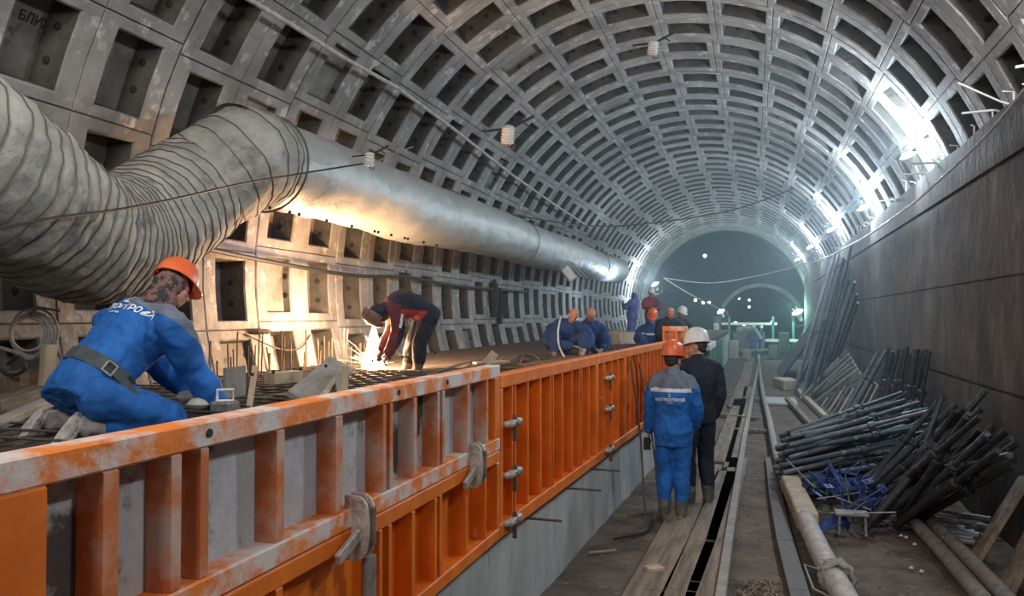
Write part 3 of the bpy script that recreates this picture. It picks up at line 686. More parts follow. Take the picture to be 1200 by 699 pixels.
for i in range(16):
    t=i/15; px=1086+t*52+R_(-3,3); py=462+t*60+R_(-8,8); b=pl(px-18+t*6,py-R_(2,18)+6,0,2.12); a=V((1.15+R_(0,.35),b.y+R_(-.2,.5),.45-.25*t))
    prop(a,b,('prop',.036),'teal steel prop with pale head at the back of the sloping row','teal props at the back of the sloping row')
for i in range(18):
    px=1024+i*3.6+R_(-1,1); b=pl(px+4,410+R_(-6,10)+(8 if i<3 else 0),0,2.2-R_(0,.08)); a=V((b.x-(R_(.45,.6) if i<4 else R_(.15,.3)),b.y+R_(-.2,.2),.35))
    prop(a,b,('propg' if i<4 else 'propd',.038),'pale prop standing upright at the left end of the wall row' if i<4 else 'dark prop standing upright against the right wall','pale upright props' if i<4 else 'dark upright props')
for i in range(12):
    px=R_(1092,1146); py=R_(600,638); p=fl(px,py,.06+R_(0,.06)); a=R_(.2,1.1); d=V((math.cos(a),-math.sin(a),.05))*R_(.18,.3)
    single(MB().tube([p,p+d],.03,10),'cut_pipe','propg','short cut end of grey pipe lying in the pile by the lower right wall','pipe','short cut pipes',smooth=True)
# long bars leaning against the wall further away
for i in range(15):
    px=960+i*1.9+R_(-1,1); yy=20+R_(-1,4.5)
    for _ in range(6): x=xw(yy)-.10; yy=x*950/(px+6-VX)
    b=V((x,yy,min(2.1+(VY-R_(292,372))*yy/950,3.9))); a=fl(930+i*2.6+R_(-2,2),462+R_(-10,10),.03)
    single(MB().tube([a,b],.034,8),'leaning_bar','propg' if i%3==0 else 'prop','long thin steel bar leaning steeply on the far right wall','bar','long bars leaning on the far right wall')
for i in range(9):
    a=fl(938+i*3,468+R_(-4,6),.04); px=966+i*2.2; x=xw(17)-.16; yy=x*950/(px+14-VX); b=V((x,yy,2.1-(408+i*4-VY)*yy/950))
    single(MB().beam(a,b,.09,.04,(1,0,0),.004),'leaning_plank','plankg','narrow weathered plank leaning on the right wall beyond the props','plank','narrow planks leaning beyond the props')
# welded bar grating leaning low on the wall
a0=fl(962,478,.05); a1=fl(1002,505,.05)
root=thing('bar_grating','rusty bar grating leaning low on the right wall left of the props','grating',tuple(a0))
b0=V((2.2,a0.y+1.2,.95)); b1=V((2.25,a1.y+.9,.80)); k=9
for i in range(k):
    MB().tube([a0.lerp(a1,i/(k-1)),b0.lerp(b1,i/(k-1))],.022,6).build('bar','rust' if i%2 else 'plankg',root,True)
MB().tube([a0,a1],.03,6).tube([b0,b1],.03,6).build('end_rail','rust',root,True)
single(MB().beam(fl(935,458,.06),fl(968,490,.06),.12,.12,(0,0,1),.01),'timber_beam','plankl','pale timber beam lying at the foot of the grating','beam')
single(MB().beam(fl(922,468,.06),fl(952,500,.06),.10,.10,(0,0,1),.01),'timber_beam','plank','brown timber beam lying left of the pale beam and grating','beam')
single(MB().box(tuple(fl(908,470,.02)-V((.3,.8,.02))),tuple(fl(908,470,.02)+V((.5,.8,.02)))),'concrete_slab','base','flat pale slab lying right of the yellowish pipe','slab')
# blue painted forms clips tangled in front of the heap
def blueclip(label,group):
    root=thing('shutter_bracket',label,'bracket',(0,0,0),0,group)
    MB().beam((0,0,0),(.34,0,0),.035,.012).beam((0,0,0),(0,0,.2),.03,.012,(0,1,0)).beam((.34,0,0),(0.02,0,.19),.014,.014).build('angle_frame','bluem',root)
    MB().cbox((-.05,-.05,.18),(.05,.05,.19),.003).build('end_plate','bluem',root)
    return root
pr=blueclip('blue painted steel bracket tangled in the heap in front of the props','blue brackets in the tangled heap')
for i in range(30):
    o=pr if i==0 else copy_tree(pr)
    px=R_(955,1034); py=R_(588,616); p=fl(px,py,.02); o.location=p+V((0,0,R_(.04,.46)*(1-abs(px-992)/75))); o.rotation_euler=(R_(-1.5,1.5),R_(-1.2,1.2),R_(0,6)); s=R_(.6,1.2); o.scale=(s,s,s)
for i,(px,py,w,h,lb) in enumerate(((964,556,.22,.20,'bright blue bent sheet standing at the left of the blue tangle'),(966,610,.30,.16,'dark blue sheet lying at the lower left of the blue tangle'),(1024,574,.26,.12,'blue plate tilted at the right of the blue tangle'))):
    p=fl(px,py+18,.0); MBo=MB().beam(p+V((-w/2,0,.02)),p+V((w/2,.06,h)),.16,.012,(0,-.4,1),.003).beam(p+V((w/2,.06,h)),p+V((w/2+.05,.06,h*.5)),.14,.012,(0,-.4,1),.003)
    single(MBo,'blue_plate','bluem',lb,'plate')
c=fl(998,628,0); root=thing('metal_stool','low grey green metal stool standing below the blue tangle','stool',tuple(c))
MB().cbox((-.15,-.10,.20),(.15,.10,.225),.006).build('seat','pipeg',root)
for x in (-.12,.12):
    for y in (-.08,.08): MB().beam((x,y,.02),(x*.95,y,.205),.022,.022).build('leg','pipeg',root)
for i in range(14):
    px=R_(950,1045); py=R_(566,604); a=fl(px,py,R_(.02,.3)); b=a+V((R_(-.5,.5),R_(-.3,.3),R_(-.12,.25))); 
    b.z=max(b.z,.02); single(MB().tube([a,b],.008,5),'thin_rod','steel','thin bent rod sticking out of the blue tangle','rod','thin rods in the blue tangle')
# rebar stubs and starter bars along the top of the right wall
for i,(A_,B_,r,lb) in enumerate((((1127,133),(1166,129),.012,'bright horizontal bar jutting from the right wall top, lower one'),((1122,97),(1172,119),.010,'bent pale bar rising from the right wall top'),((1190,79),(1215,75),.013,'bright horizontal bar jutting from the wall top at the picture edge'),((1068,192),(1096,191),.012,'bright bar jutting beneath the big floodlight'),((1058,205),(1084,203),.012,'second bright bar jutting beneath the big floodlight'),((1022,237),(1046,234),.014,'bright bar jutting near the second floodlight'))):
    b=pl(B_[0],B_[1],0,2.27); d=ray(*A_); k=(b-CAM).length/ray(*B_).length; a=CAM+d*(k*1.0)
    single(MB().tube([a,b,b+V((.12,0,-.05))],r,6),'wall_bar','cable',lb,'bar')
for i in range(30):
    y=5.6+i*.75+R_(-.2,.2); x=xw(y)+.12; h=R_(.08,.3)
    o=single(MB().tube([(x,y,3.98),(x,y,4.03+h),(x-R_(0,.1),y+R_(-.05,.05),4.05+h)],.009,5),'wall_starter_bar','cable','short pale starter bar standing on the right wall top','starter bar','starter bars along the right wall top')

# ------------------------------------------------------------------ people
def ball(mb,c,r,rx=None,q=None,n=12):
    # ellipsoid with radii r=(a,b,c) in frame q (three axes)
    q=q or (V((1,0,0)),V((0,1,0)),V((0,0,1))); c=V(c)
    if not hasattr(r,'__len__'): r=(r,r,r)
    k=n//2; vs=[c-q[2]*r[2]]
    for i in range(1,k):
        z=-math.cos(PI*i/k); s=math.sin(PI*i/k)
        vs+=[c+q[0]*(r[0]*s*math.cos(2*PI*j/n))+q[1]*(r[1]*s*math.sin(2*PI*j/n))+q[2]*(r[2]*z) for j in range(n)]
    vs.append(c+q[2]*r[2]); fs=[(0,1+(j+1)%n,1+j) for j in range(n)]
    fs+=[(1+(i-1)*n+j,1+(i-1)*n+(j+1)%n,1+i*n+(j+1)%n,1+i*n+j) for i in range(1,k-1) for j in range(n)]
    l=len(vs)-1; fs+=[(l,1+(k-2)*n+j,1+(k-2)*n+(j+1)%n) for j in range(n)]
    mb.add(vs,fs)
def limb(mb,pts,rad,n=14):
    for i in range(len(pts)-1):
        a,b=V(pts[i]),V(pts[i+1]); m=a.lerp(b,.4); rm=rad[i]+(rad[i+1]-rad[i])*.35+.004
        mb.tube([a,m,b],[rad[i],rm,rad[i+1]],n)
    for p,r in zip(pts,rad): ball(mb,p,r)
def loft(mb,secs,n=24):                                              # (centre, right, front, half width, half depth)
    vs=[]
    for c,rt,fr,w,d in secs:
        for j in range(n):
            t=2*PI*j/n; cc=math.cos(t); ss=math.sin(t); e=.82
            vs.append(c+rt*(w*math.copysign(abs(cc)**e,cc))+fr*(d*math.copysign(abs(ss)**e,ss)))
    k=len(secs)
    mb.add(vs,[(i*n+j,i*n+(j+1)%n,(i+1)*n+(j+1)%n,(i+1)*n+j) for i in range(k-1) for j in range(n)]+[tuple(reversed(range(n))),tuple((k-1)*n+j for j in range(n))])
def fuse(mb,name,mats,parent,vox,fold=0,zone=None,smooth=2,ff=9):
    me=bpy.data.meshes.new('tmp'); me.from_pydata([tuple(v) for v in mb.v],[],mb.f); o=bpy.data.objects.new('tmp',me); COL.objects.link(o)
    md=o.modifiers.new('r','REMESH'); md.mode='VOXEL'; md.voxel_size=vox
    dg=bpy.context.evaluated_depsgraph_get(); new=bpy.data.meshes.new_from_object(o.evaluated_get(dg)); bpy.data.objects.remove(o)
    bm=bmesh.new(); bm.from_mesh(new)
    for _ in range(smooth): bmesh.ops.smooth_vert(bm,verts=bm.verts,factor=.5,use_axis_x=True,use_axis_y=True,use_axis_z=True)
    if fold:
        bm.normal_update(); off=[]
        for v in bm.verts:
            p=v.co; q=V((p.x*ff,p.y*ff,p.z*ff*.75)); w=noise.noise(q)+.5*noise.noise(q*2.3); rdg=1-abs(noise.noise(q*1.3+V((5,1,2))))*2.2
            off.append(v.normal*(fold*(w+.7*max(0,rdg))))
        for v,d in zip(bm.verts,off): v.co+=d
    inv=parent.matrix_basis.inverted()
    ms=mats if isinstance(mats,(list,tuple)) else [mats]
    if zone:
        for f in bm.faces: f.material_index=zone(f.calc_center_median())
    tree=BVHTree.FromBMesh(bm)
    bm.transform(inv)
    for f in bm.faces: f.smooth=True
    idx=[f.material_index for f in bm.faces]; bm.to_mesh(new); bm.free(); new.materials.clear()
    for k in ms: new.materials.append(M[k])
    for p,i in zip(new.polygons,idx): p.material_index=i
    new.name=name; o=bpy.data.objects.new(name,new); COL.objects.link(o); o.parent=parent
    return o,tree
def hand(mb,w,dr,pn,s=1,curl=.5,side=1):
    # w wrist, dr finger direction, pn palm normal, side +1: thumb towards dr x pn
    dr=dr.normalized(); sd=dr.cross(pn).normalized()*side; pn=sd.cross(dr).normalized()*side
    c=w+dr*.052*s; ball(mb,c,(.042*s,.055*s,.016*s),q=(sd,dr,pn))
    for i,(o,l) in enumerate(((.030,.072),(.011,.082),(-.009,.076),(-.028,.060))):
        a=w+dr*.088*s+sd*o*s; d=(dr+sd*o*2).normalized(); pts=[a]; ang=0
        for k in range(3):
            ang+=curl*(.55 if k==0 else .8); dd=d*math.cos(ang)+pn*math.sin(ang); pts.append(pts[-1]+dd*(l*s*(.45,.32,.23)[k]))
        mb.tube(pts,[.0095*s,.009*s,.0085*s,.007*s],8); [ball(mb,p,.009*s,n=8) for p in pts[1:]]
    a=w+dr*.03*s+sd*.03*s; b=a+(dr*.6+sd*.7+pn*.3).normalized()*.04*s; e=b+(dr*.85+sd*.15+pn*.45).normalized()*.033*s
    mb.tube([a,b,e],[.013*s,.011*s,.009*s],8); ball(mb,b,.0115*s,n=8); ball(mb,e,.009*s,n=8)
def person(label,root_at,j,vox,jm,tm,helmet=None,hood=None,gl='skin',jz=None,s=1.0,fold=.012,bootm='boot',mask=False,hair=True,thick=1.0,curl=.6,jlen=.12,collar=True,name='person',cat='person'):
    root=thing(name,label,cat,tuple(root_at))
    P,C,N,H=j['P'],j['C'],j['N'],j['H']; fh=j['fh'].normalized()
    hv=(j['hR']-j['hL']).normalized(); sv=(j['sR']-j['sL']).normalized(); Wm=P.lerp(C,.45)+j.get('bow',V((0,0,0)))
    upv=(H-N).normalized(); rh=fh.cross(upv).normalized(); upv=rh.cross(fh).normalized(); hq=(rh,fh,upv)
    def hp(x,y,z): return H+(rh*x+fh*y+upv*z)*s
    spine=[(P,0),(Wm,.33),(C,.72),(N,1)]
    def sp(u):
        if u<=0: return P+(P-Wm).normalized()*(-u)*.5
        for (a,ua),(b,ub) in zip(spine[:-1],spine[1:]):
            if u<=ub: return a.lerp(b,(u-ua)/(ub-ua))
        return N
    def torso(add,u0=0,u1=1,hips=True):
        out=[]
        for u,w,d in ((-.38,.150,.098),(-.22,.155,.10),(-.08,.168,.115),(.08,.165,.112),(.28,.148,.10),(.5,.155,.112),(.70,.175,.125),(.83,.18,.115),(.92,.135,.09),(1.0,.065,.062)):
            if u<u0-1e-6 or u>u1+1e-6: continue
            c=sp(u); t=(sp(min(u+.12,1))-sp(u-.12)).normalized(); rt=hv.lerp(sv,min(1,max(0,u))).normalized(); rt=(rt-t*rt.dot(t)).normalized(); fr=t.cross(rt)
            out.append((c,rt,fr,(w+add)*s,(d+add)*s))
        return out
    # --- body: one continuous surface
    mb=MB(); loft(mb,torso(-.014,-.08,1))
    for k in 'LR':
        limb(mb,[N.lerp(j['s'+k],.75)-upv*.02*s,j['e'+k],j['w'+k]],[.052*s,.042*s,.028*s])
        limb(mb,[j['h'+k],j['k'+k],j['a'+k]],[.068*s,.048*s,.036*s])
        dr=j.get('d'+k,(j['w'+k]-j['e'+k]).normalized()); pn=j.get('pn'+k,V((0,0,-1))+(P-j['w'+k])*.3)
        hand(mb,j['w'+k],dr,pn,s,curl,1 if k=='R' else -1)
    limb(mb,[N-upv*.03*s,hp(0,-.01,-.06)],[.058*s,.052*s])
    ball(mb,hp(0,-.012,.035),(.076*s,.095*s,.083*s),q=hq,n=20); ball(mb,hp(0,.022,-.035),(.060*s,.072*s,.080*s),q=hq,n=20)
    ball(mb,hp(0,.062,-.092),(.028*s,.026*s,.020*s),q=hq); ball(mb,hp(0,.078,.022),(.052*s,.014*s,.011*s),q=hq)
    mb.tube([hp(0,.088,.015),hp(0,.108,-.026)],[.008*s,.014*s],8); ball(mb,hp(0,.105,-.028),(.017*s,.013*s,.011*s),q=hq)
    for sg in (-1,1):
        ball(mb,hp(sg*.077,-.005,-.012),(.010*s,.020*s,.032*s),q=hq); ball(mb,hp(sg*.036,.068,-.022),(.022*s,.018*s,.018*s),q=hq)
    ball(mb,hp(0,.090,-.058),(.024*s,.010*s,.006*s),q=hq); ball(mb,hp(0,.087,-.070),(.020*s,.010*s,.006*s),q=hq)
    def bz(p):
        if gl!='skin':
            for k in 'LR':
                if (p-j['w'+k]).length<.24*s and (p-j['e'+k]).length>(j['w'+k]-j['e'+k]).length*.9: return 1
        return 0
    fuse(mb,'body',['skin',gl],root,vox*.8,zone=bz,smooth=1)
    # eyes
    m2=MB()
    for sg in (-1,1): ball(m2,hp(sg*.031,.080,.000),(.011*s,.008*s,.007*s),q=hq,n=8)
    m2.build('eyes','hair',root,True,True)
    # --- trousers
    mb=MB(); a=.022*thick; loft(mb,torso(a*.8,-.22,.3))
    for k in 'LR': 
        an=j['k'+k].lerp(j['a'+k],.70); limb(mb,[j['h'+k],j['k'+k],an],[(.085+a)*s,(.062+a)*s,(.045+a*1.2)*s])
    o,_=fuse(mb,'trousers',tm,root,vox,fold*.8,smooth=2)
    # --- jacket
    mb=MB(); a=.032*thick; loft(mb,torso(a,-.38 if jlen>.15 else (-.22 if jlen>.1 else -.05),1))
    if collar: limb(mb,[N-upv*.04*s,N+upv*.035*s],[.085*s,.073*s])
    for k in 'LR':
        wr=j['e'+k].lerp(j['w'+k],.93)
        limb(mb,[N.lerp(j['s'+k],.45),N.lerp(j['s'+k],.95)-upv*.015*s,j['e'+k],wr],[.075*s,(.062+a*.7)*s,(.048+a*.7)*s,(.034+a*.75)*s])
    ax=(N-P); 
    def uof(p):
        t=(p-P).dot(ax)/ax.length_squared; return t
    def side(p):
        c=P.lerp(N,min(1,max(0,uof(p)))); return (p-c).dot(sv.cross(ax.normalized()).normalized())   # <0 front, >0 back
    def zz(p):
        return jz(uof(p),(p-P.lerp(N,min(1,max(0,uof(p))))).dot(sv),side(p),p) if jz else 0
    jo,tree=fuse(mb,'jacket',jm,root,vox,fold,zone=zz,smooth=2)
    # --- boots
    for k in 'LR':
        mb=MB(); A=j['a'+k]; td=j.get('t'+k,V((0,1,0))).normalized(); dn=j.get('sd'+k,V((0,0,-1))).normalized(); sdv=td.cross(dn).normalized()
        q=(sdv,td,-dn); sh=A.lerp(j['k'+k],.40)
        limb(mb,[sh,A],[.066*s,.058*s]); ball(mb,A+dn*.045*s+td*.0,(.045*s,.06*s,.045*s),q=q); ball(mb,A+dn*.055*s+td*.09*s,(.047*s,.09*s,.036*s),q=q); ball(mb,A+dn*.062*s+td*.15*s,(.045*s,.05*s,.028*s),q=q)
        o,_=fuse(mb,'boot',bootm,root,vox*.9,.004,smooth=1)
        m2=MB(); pr=[]; n=16
        for z in (0,1):
            for i in range(n):
                t=2*PI*i/n; pr.append(A+dn*(.092-.022*z)*s+td*(.065+.135*math.sin(t))*s+sdv*(.046+.006*math.sin(t))*math.cos(t)*s)
        m2.add(pr,[tuple(range(n)),tuple(reversed(range(n,2*n)))]+[(i,i+n,(i+1)%n+n,(i+1)%n) for i in range(n)])
        m2.build('sole','sole' if bootm=='sole' else 'boot',o,False) if False else m2.build('boot_sole','sole' if bootm=='sole' else 'boot',root,True)
    if helmet:
        m2=MB(); n=28; rows=[]; 
        dome=[(1.0,0),(1.0,.02),(.985,.045),(.94,.08),(.84,.115),(.66,.143),(.42,.160),(.18,.167),(0,.168)]
        vs=[]
        for r,z in dome:
            for i in range(n):
                t=2*PI*i/n; rdg=.004*(1 if abs(math.cos(t))<.3 else 0)
                vs.append(hp(r**.85*.108*math.cos(t), r**.85*.132*math.sin(t)-.008, (.046+z*.98)+rdg*(1-r)*3))
        k=len(dome)
        m2.add(vs,[(i*n+q,i*n+(q+1)%n,(i+1)*n+(q+1)%n,(i+1)*n+q) for i in range(k-1) for q in range(n)])
        vs=[]
        for rr,z in ((1.0,.056),(1.0,.048)):
            for i in range(n):
                t=2*PI*i/n; pk=max(0,math.sin(t))**2*.045; vs.append(hp((.108+.005)*math.cos(t),(.132+.006+pk)*math.sin(t)-.008,z-pk*.28))
            for i in range(n):
                t=2*PI*i/n; vs.append(hp(.100*math.cos(t),.124*math.sin(t)-.008,z+.004))
        m2.add(vs,[(i,(i+1)%n,n+(i+1)%n,n+i) for i in range(n)]+[(2*n+i,3*n+i,3*n+(i+1)%n,2*n+(i+1)%n) for i in range(n)]+[(i,2*n+i,2*n+(i+1)%n,(i+1)%n) for i in range(n)])
        m2.tube([hp(0,.12*math.cos(t)-.008,.050+.160*math.sin(t)) for t in [PI*i/12 for i in range(13)]],.009*s,6)
        h=m2.build('hard_hat',helmet,root,True,True)
    if hair:
        m2=MB(); ball(m2,hp(0,-.030,.030),(.081*s,.085*s,.080*s),q=hq,n=16); ball(m2,hp(0,-.055,-.02),(.060*s,.045*s,.04*s),q=hq,n=12); m2.build('hair','hair',root,True,True)
    if hood:
        mb=MB(); ball(mb,hp(0,-.03,-.01),(.094*s,.095*s,.115*s),q=hq,n=16); limb(mb,[hp(0,-.035,-.08),N],[.085*s,.095*s]); fuse(mb,'balaclava',hood,root,vox,.008)
    if mask:
        m2=MB(); n=20; vs=[]
        for z,w,d in ((.13,.06,.07),(.10,.10,.11),(.03,.115,.125),(-.06,.11,.125),(-.13,.085,.12),(-.16,.05,.105)):
            for i in range(n): t=PI*(.02+.96*i/(n-1)); vs.append(hp(w*math.cos(t),d*math.sin(t)+.01,z))
        m2.add(vs,[(i*n+q,i*n+q+1,(i+1)*n+q+1,(i+1)*n+q) for i in range(5) for q in range(n-1)])
        o=m2.build('welding_mask','rust',root,True,True); o.modifiers.new('thick','SOLIDIFY').thickness=.006
        q=(hp(0,.136,.02)); m3=MB().beam(hp(-.045,.14,.02),hp(.045,.14,.02),.008*s,.05*s,tuple(upv)); m3.build('mask_window','white',root,True)
    j['_']=(root,tree,ax.normalized(),sv,P,N)
    return root,tree
def back_print(root,tree,org,rt,upv,txt,size,label=None,emblem=True,small=True):
    rt=rt.normalized(); upv=(upv-rt*upv.dot(rt)).normalized(); nb=rt.cross(upv).normalized()
    vs,fs=text_mesh(txt,size,.0015); mb=MB()
    def drop(x,y):
        o=org+rt*x+upv*y+nb*.5
        hit=tree.ray_cast(o,-nb)
        return (hit[0]+nb*.006) if hit[0] is not None else org+rt*x+upv*y+nb*.15
    mb.add([drop(v.x,v.y) for v in vs],fs)
    if small:
        w=size*2.0; nn=12
        for i in range(nn):
            if i%4==3: continue
            x0=-w/2+w*i/nn; mb.add([drop(x0,-size*.55),drop(x0+w/nn*.7,-size*.55),drop(x0+w/nn*.7,-size*.38),drop(x0,-size*.38)],[(0,1,2,3)])
    if emblem:
        for (a,b,c,d) in ((-.10,1.25,.10,1.45),(-.06,1.55,.06,2.05),(-.32,1.05,.32,1.2)):
            k=size; mb.add([drop(a*k,b*k),drop(c*k,b*k),drop(c*k,d*k),drop(a*k,d*k)],[(0,1,2,3)])
    o=mb.build('back_print','whitet',root,True); return tag(o,'white printed word and emblem')
Z=V((0,0,1)); vw=lambda px,py: ray(px,py).normalized()
def imr(px,py):                                                      # picture-right direction there
    return vw(px,py).cross(Z).normalized()

# 1 kneeling worker in blue at the left
h=J(100,456,4.5); nb_=J(182,362,4.80)
K=dict(P=h,C=J(158,394,4.78),N=nb_,H=J(203,338,4.95),fh=V((.62,.72,-.55)),
  sL=J(128,378,5.05),sR=J(203,382,4.70),eR=J(226,432,4.82),wR=J(252,470,4.86),eL=J(205,440,5.2),wL=J(236,466,5.15),
  hL=J(88,458,4.60),hR=J(118,466,4.40),kL=J(180,486,4.95),kR=J(200,492,4.72),aL=J(58,494,4.62),aR=J(100,500,4.38),
  tL=V((-.1,-.4,-.5)),tR=V((-.05,-.4,-.5)),sdL=V((-.2,-1,.35)),sdR=V((-.2,-1,.35)),bow=V((0,.0,.03)),
  dR=V((.5,.7,-.1)),dL=V((.6,.6,-.1)))
r,t=person('kneeling person in bright blue workwear and orange hard hat behind the splashed panel',(h.x,h.y,PZ),K,.011,['blue','yoke'],'blue',helmet='helmo',hood='scarf',gl='glove',
  jz=lambda u,x,sd,p:1 if (u>.90) else 0,fold=.014,bootm='sole',thick=1.6,curl=1.0,hair=False)
back_print(r,t,K['C'].lerp(K['N'],.30)+(K['sL']-K['sR'])*.05,(K['sR']-K['sL']),(K['N']-K['P']),'МЕТРОСТРОЙ',.062)
# his belt
mb=MB(); ax=(K['N']-K['P']).normalized(); rt=(K['hR']-K['hL']).normalized(); rt=(rt-ax*rt.dot(ax)).normalized(); fr=ax.cross(rt); c=K['P'].lerp(K['C'],.30)
pts=[]
for i in range(41):
    a=2*PI*i/40; dv=rt*math.cos(a)+fr*math.sin(a); hit=t.ray_cast(c+dv*.6,-dv); pts.append((hit[0] if hit[0] is not None else c+dv*.2)+dv*.014)
n=len(pts); vs=[]
for p in pts: vs+=[p-ax*.04,p+ax*.04]
mb.add(vs,[(2*i,2*i+2,2*i+3,2*i+1) for i in range(n-1)]); b=mb.build('safety_belt','belt',r,True); b.modifiers.new('thick','SOLIDIFY').thickness=.01
i=min(range(n),key=lambda k:(pts[k]-J(124,441,4.3)).length)
e=(pts[(i+1)%40]-pts[i-1]).normalized(); mb=MB(); 
for q in (-.03,.03): mb.beam(pts[i]+e*q-ax*.03-vw(124,441)*.012,pts[i]+e*q+ax*.03-vw(124,441)*.012,.008,.008)
for q in (-.03,.03): mb.beam(pts[i]+ax*q-e*.034-vw(124,441)*.012,pts[i]+ax*q+e*.034-vw(124,441)*.012,.008,.008)
mb.build('belt_buckle','clamp',b,False) if False else mb.build('belt_buckle','clamp',r,True)
mb=MB().beam(pts[i]+e*.04-vw(124,441)*.02,pts[i]+e*.22-ax*.035-vw(124,441)*.03,.014,.045,tuple(ax),.003); mb.build('belt_strap','belt',r,True)

# 2 welder bent over in red and black
D=9.55; h=J(500,368,D)
K=dict(P=h,C=J(470,357,D-.12),N=J(455,362,D-.15),H=J(440,368,D-.15),fh=V((-.45,-.5,-.75)),bow=V((0,0,.05)),
  sL=J(462,352,D+.15),sR=J(466,366,D-.25),eR=J(466,392,D-.28),wR=J(455,414,D-.30),eL=J(459,386,D+.1),wL=J(448,410,D-.1),
  hL=J(499,368,D+.12),hR=J(503,370,D-.10),kL=J(484,400,D+.08),kR=J(492,402,D-.12),aL=J(477,430,D+.18),aR=J(490,431,D-.05),
  tL=-imr(480,430)+V((0,-.3,0)),tR=-imr(480,430)+V((0,-.3,0)))
person('masked person in a red and black jacket bent double over the welding glow',(h.x,h.y,PZ),K,.013,['navy','red','refl','maroon'],'navy',gl='maroon',hood='navy',
  jz=lambda u,x,sd,p:2 if (.70<u<.76 and sd>-.03 and abs(x)<.28) else (3 if u>.76 and sd>-.13 else (1 if sd<.05 and sd>-.09 and abs(x)<.32 and u>.05 else 0)),mask=True,hair=False,thick=1.1,jlen=.05)

# 3 and 4 crouching men
D=13.3; h=J(655,404,D)
K=dict(P=h,C=J(660,388,D-.05),N=J(668,379,D-.12),H=J(672,370,D-.22),fh=V((.25,-.85,-.45)),bow=V((0,.05,.04)),
  sL=J(686,386,D-.10),sR=J(647,384,D-.05),eR=J(640,400,D-.25),wR=J(672,406,D-.45),eL=J(692,398,D-.3),wL=J(686,408,D-.5),
  hL=J(664,404,D),hR=J(646,404,D),kL=J(684,395,D-.40),kR=J(650,394,D-.42),aL=J(682,415,D-.42),aR=J(650,416,D-.40),
  tL=V((.3,-1,0)),tR=V((0,-1,0)))
person('crouching bald person in dark blue workwear, nearest of the crouching group on the platform',(h.x,h.y,PZ),K,.015,['blued'],'blued',gl='glove',hair=False,thick=1.25)
D=14.2; h=J(694,405,D)
K=dict(P=h,C=J(690,388,D),N=J(691,378,D-.1),H=J(693,369,D-.2),fh=V((.55,-.7,-.4)),bow=V((0,0,0)),
  sL=J(706,385,D-.05),sR=J(680,385,D),eR=J(684,400,D-.3),wR=J(696,408,D-.4),eL=J(712,398,D-.2),wL=J(706,408,D-.4),
  hL=J(702,405,D),hR=J(686,405,D),kL=J(708,395,D-.35),kR=J(692,396,D-.4),aL=J(708,413,D-.3),aR=J(690,413,D-.35),
  tL=V((.5,-1,0)),tR=V((.3,-1,0)))
person('crouching person in dark blue with a pinkish bare head just right of the bald one',(h.x,h.y,PZ),K,.017,['blued'],'blued',gl='glove',hair=False)

def stand(px,py,D,hgt_px,label,jm,tm,yaw=0,lean=0,root_z=PZ,arms='down',vox=.02,headyaw=None,arm_pts=None,spread=.09,scale=None,**kw):
    # py = picture row of the soles; hgt_px = height of the whole figure
    base=J(px,py,D); s=scale or hgt_px*D/950/1.80
    f=V((math.sin(yaw),math.cos(yaw),0)); rt=V((f.y,-f.x,0)); L=lambda x,y,z: base+(rt*x+f*(y+lean*max(0,z-.9))+Z*z)*s
    hy=yaw if headyaw is None else headyaw
    K=dict(P=L(0,0,.95),C=L(0,.0,1.27),N=L(0,-.01,1.47),H=L(0,.02,1.62),fh=V((math.sin(hy),math.cos(hy),-.12)),
      sL=L(-.20,-.01,1.42),sR=L(.20,-.01,1.42),eL=L(-.27,-.03,1.12),eR=L(.27,-.03,1.12),wL=L(-.27,.06,.88),wR=L(.27,.06,.88),
      hL=L(-.09,0,.92),hR=L(.09,0,.92),kL=L(-spread-.01,.03,.50),kR=L(spread+.01,.03,.50),aL=L(-spread-.01,-.03,.095),aR=L(spread+.01,-.03,.095),tL=f-rt*.25,tR=f+rt*.25,
      dL=V((0,0,-1))+f*.2,dR=V((0,0,-1))+f*.2,pnL=rt,pnR=-rt)
    if arm_pts: 
        for k,v in arm_pts.items(): K[k]=L(*v)
        for k in 'LR':
            if 'w'+k in arm_pts: K['d'+k]=(K['w'+k]-K['e'+k]).normalized()
    r,t=person(label,tuple(base),K,vox,jm,tm,s=s,**kw); return r,t,K,s
# 5-9 group further along the platform
stand(741,404,20.2,64,'hooded standing person in faded blue, left of the far lamp',['lilac'],'lilac',yaw=-1.2,lean=-.1,vox=.024,helmet=None,hood='lilac',hair=False,arm_pts=dict(eL=(-.3,.12,1.2),wL=(-.2,.3,1.35),eR=(.27,.1,1.15),wR=(.1,.3,1.2)))
stand(763,404,22.4,66,'person in a red vest and white hat standing beneath the far lamp',['maroon','red'],'blued',yaw=2.6,vox=.024,helmet='helmw',hair=True,jz=lambda u,x,sd,p:1 if (u>.45 and x>-.02) else 0,arm_pts=dict(eL=(-.28,.05,1.18),wL=(-.1,.28,1.15),eR=(.28,.05,1.18),wR=(.1,.28,1.15)))
D=17.6; h=J(762,403,D)
K=dict(P=h,C=J(763,391,D-.05),N=J(763,381,D-.12),H=J(764,373,D-.2),fh=V((.2,-.9,-.45)),sL=J(777,387,D),sR=J(750,387,D),eR=J(746,399,D-.25),wR=J(757,405,D-.4),eL=J(782,398,D-.25),wL=J(770,404,D-.4),
  hL=J(768,403,D),hR=J(756,403,D),kL=J(776,396,D-.35),kR=J(751,396,D-.35),aL=J(776,403,D-.35),aR=J(750,403,D-.35),tL=V((.2,-1,0)),tR=V((-.2,-1,0)))
person('crouching person in navy workwear and an orange hard hat below the red vest',(h.x,h.y,PZ),K,.019,['blued','refl'],'blued',helmet='helmo',jz=lambda u,x,sd,p:1 if .58<u<.66 and abs(x)<.2 else 0)
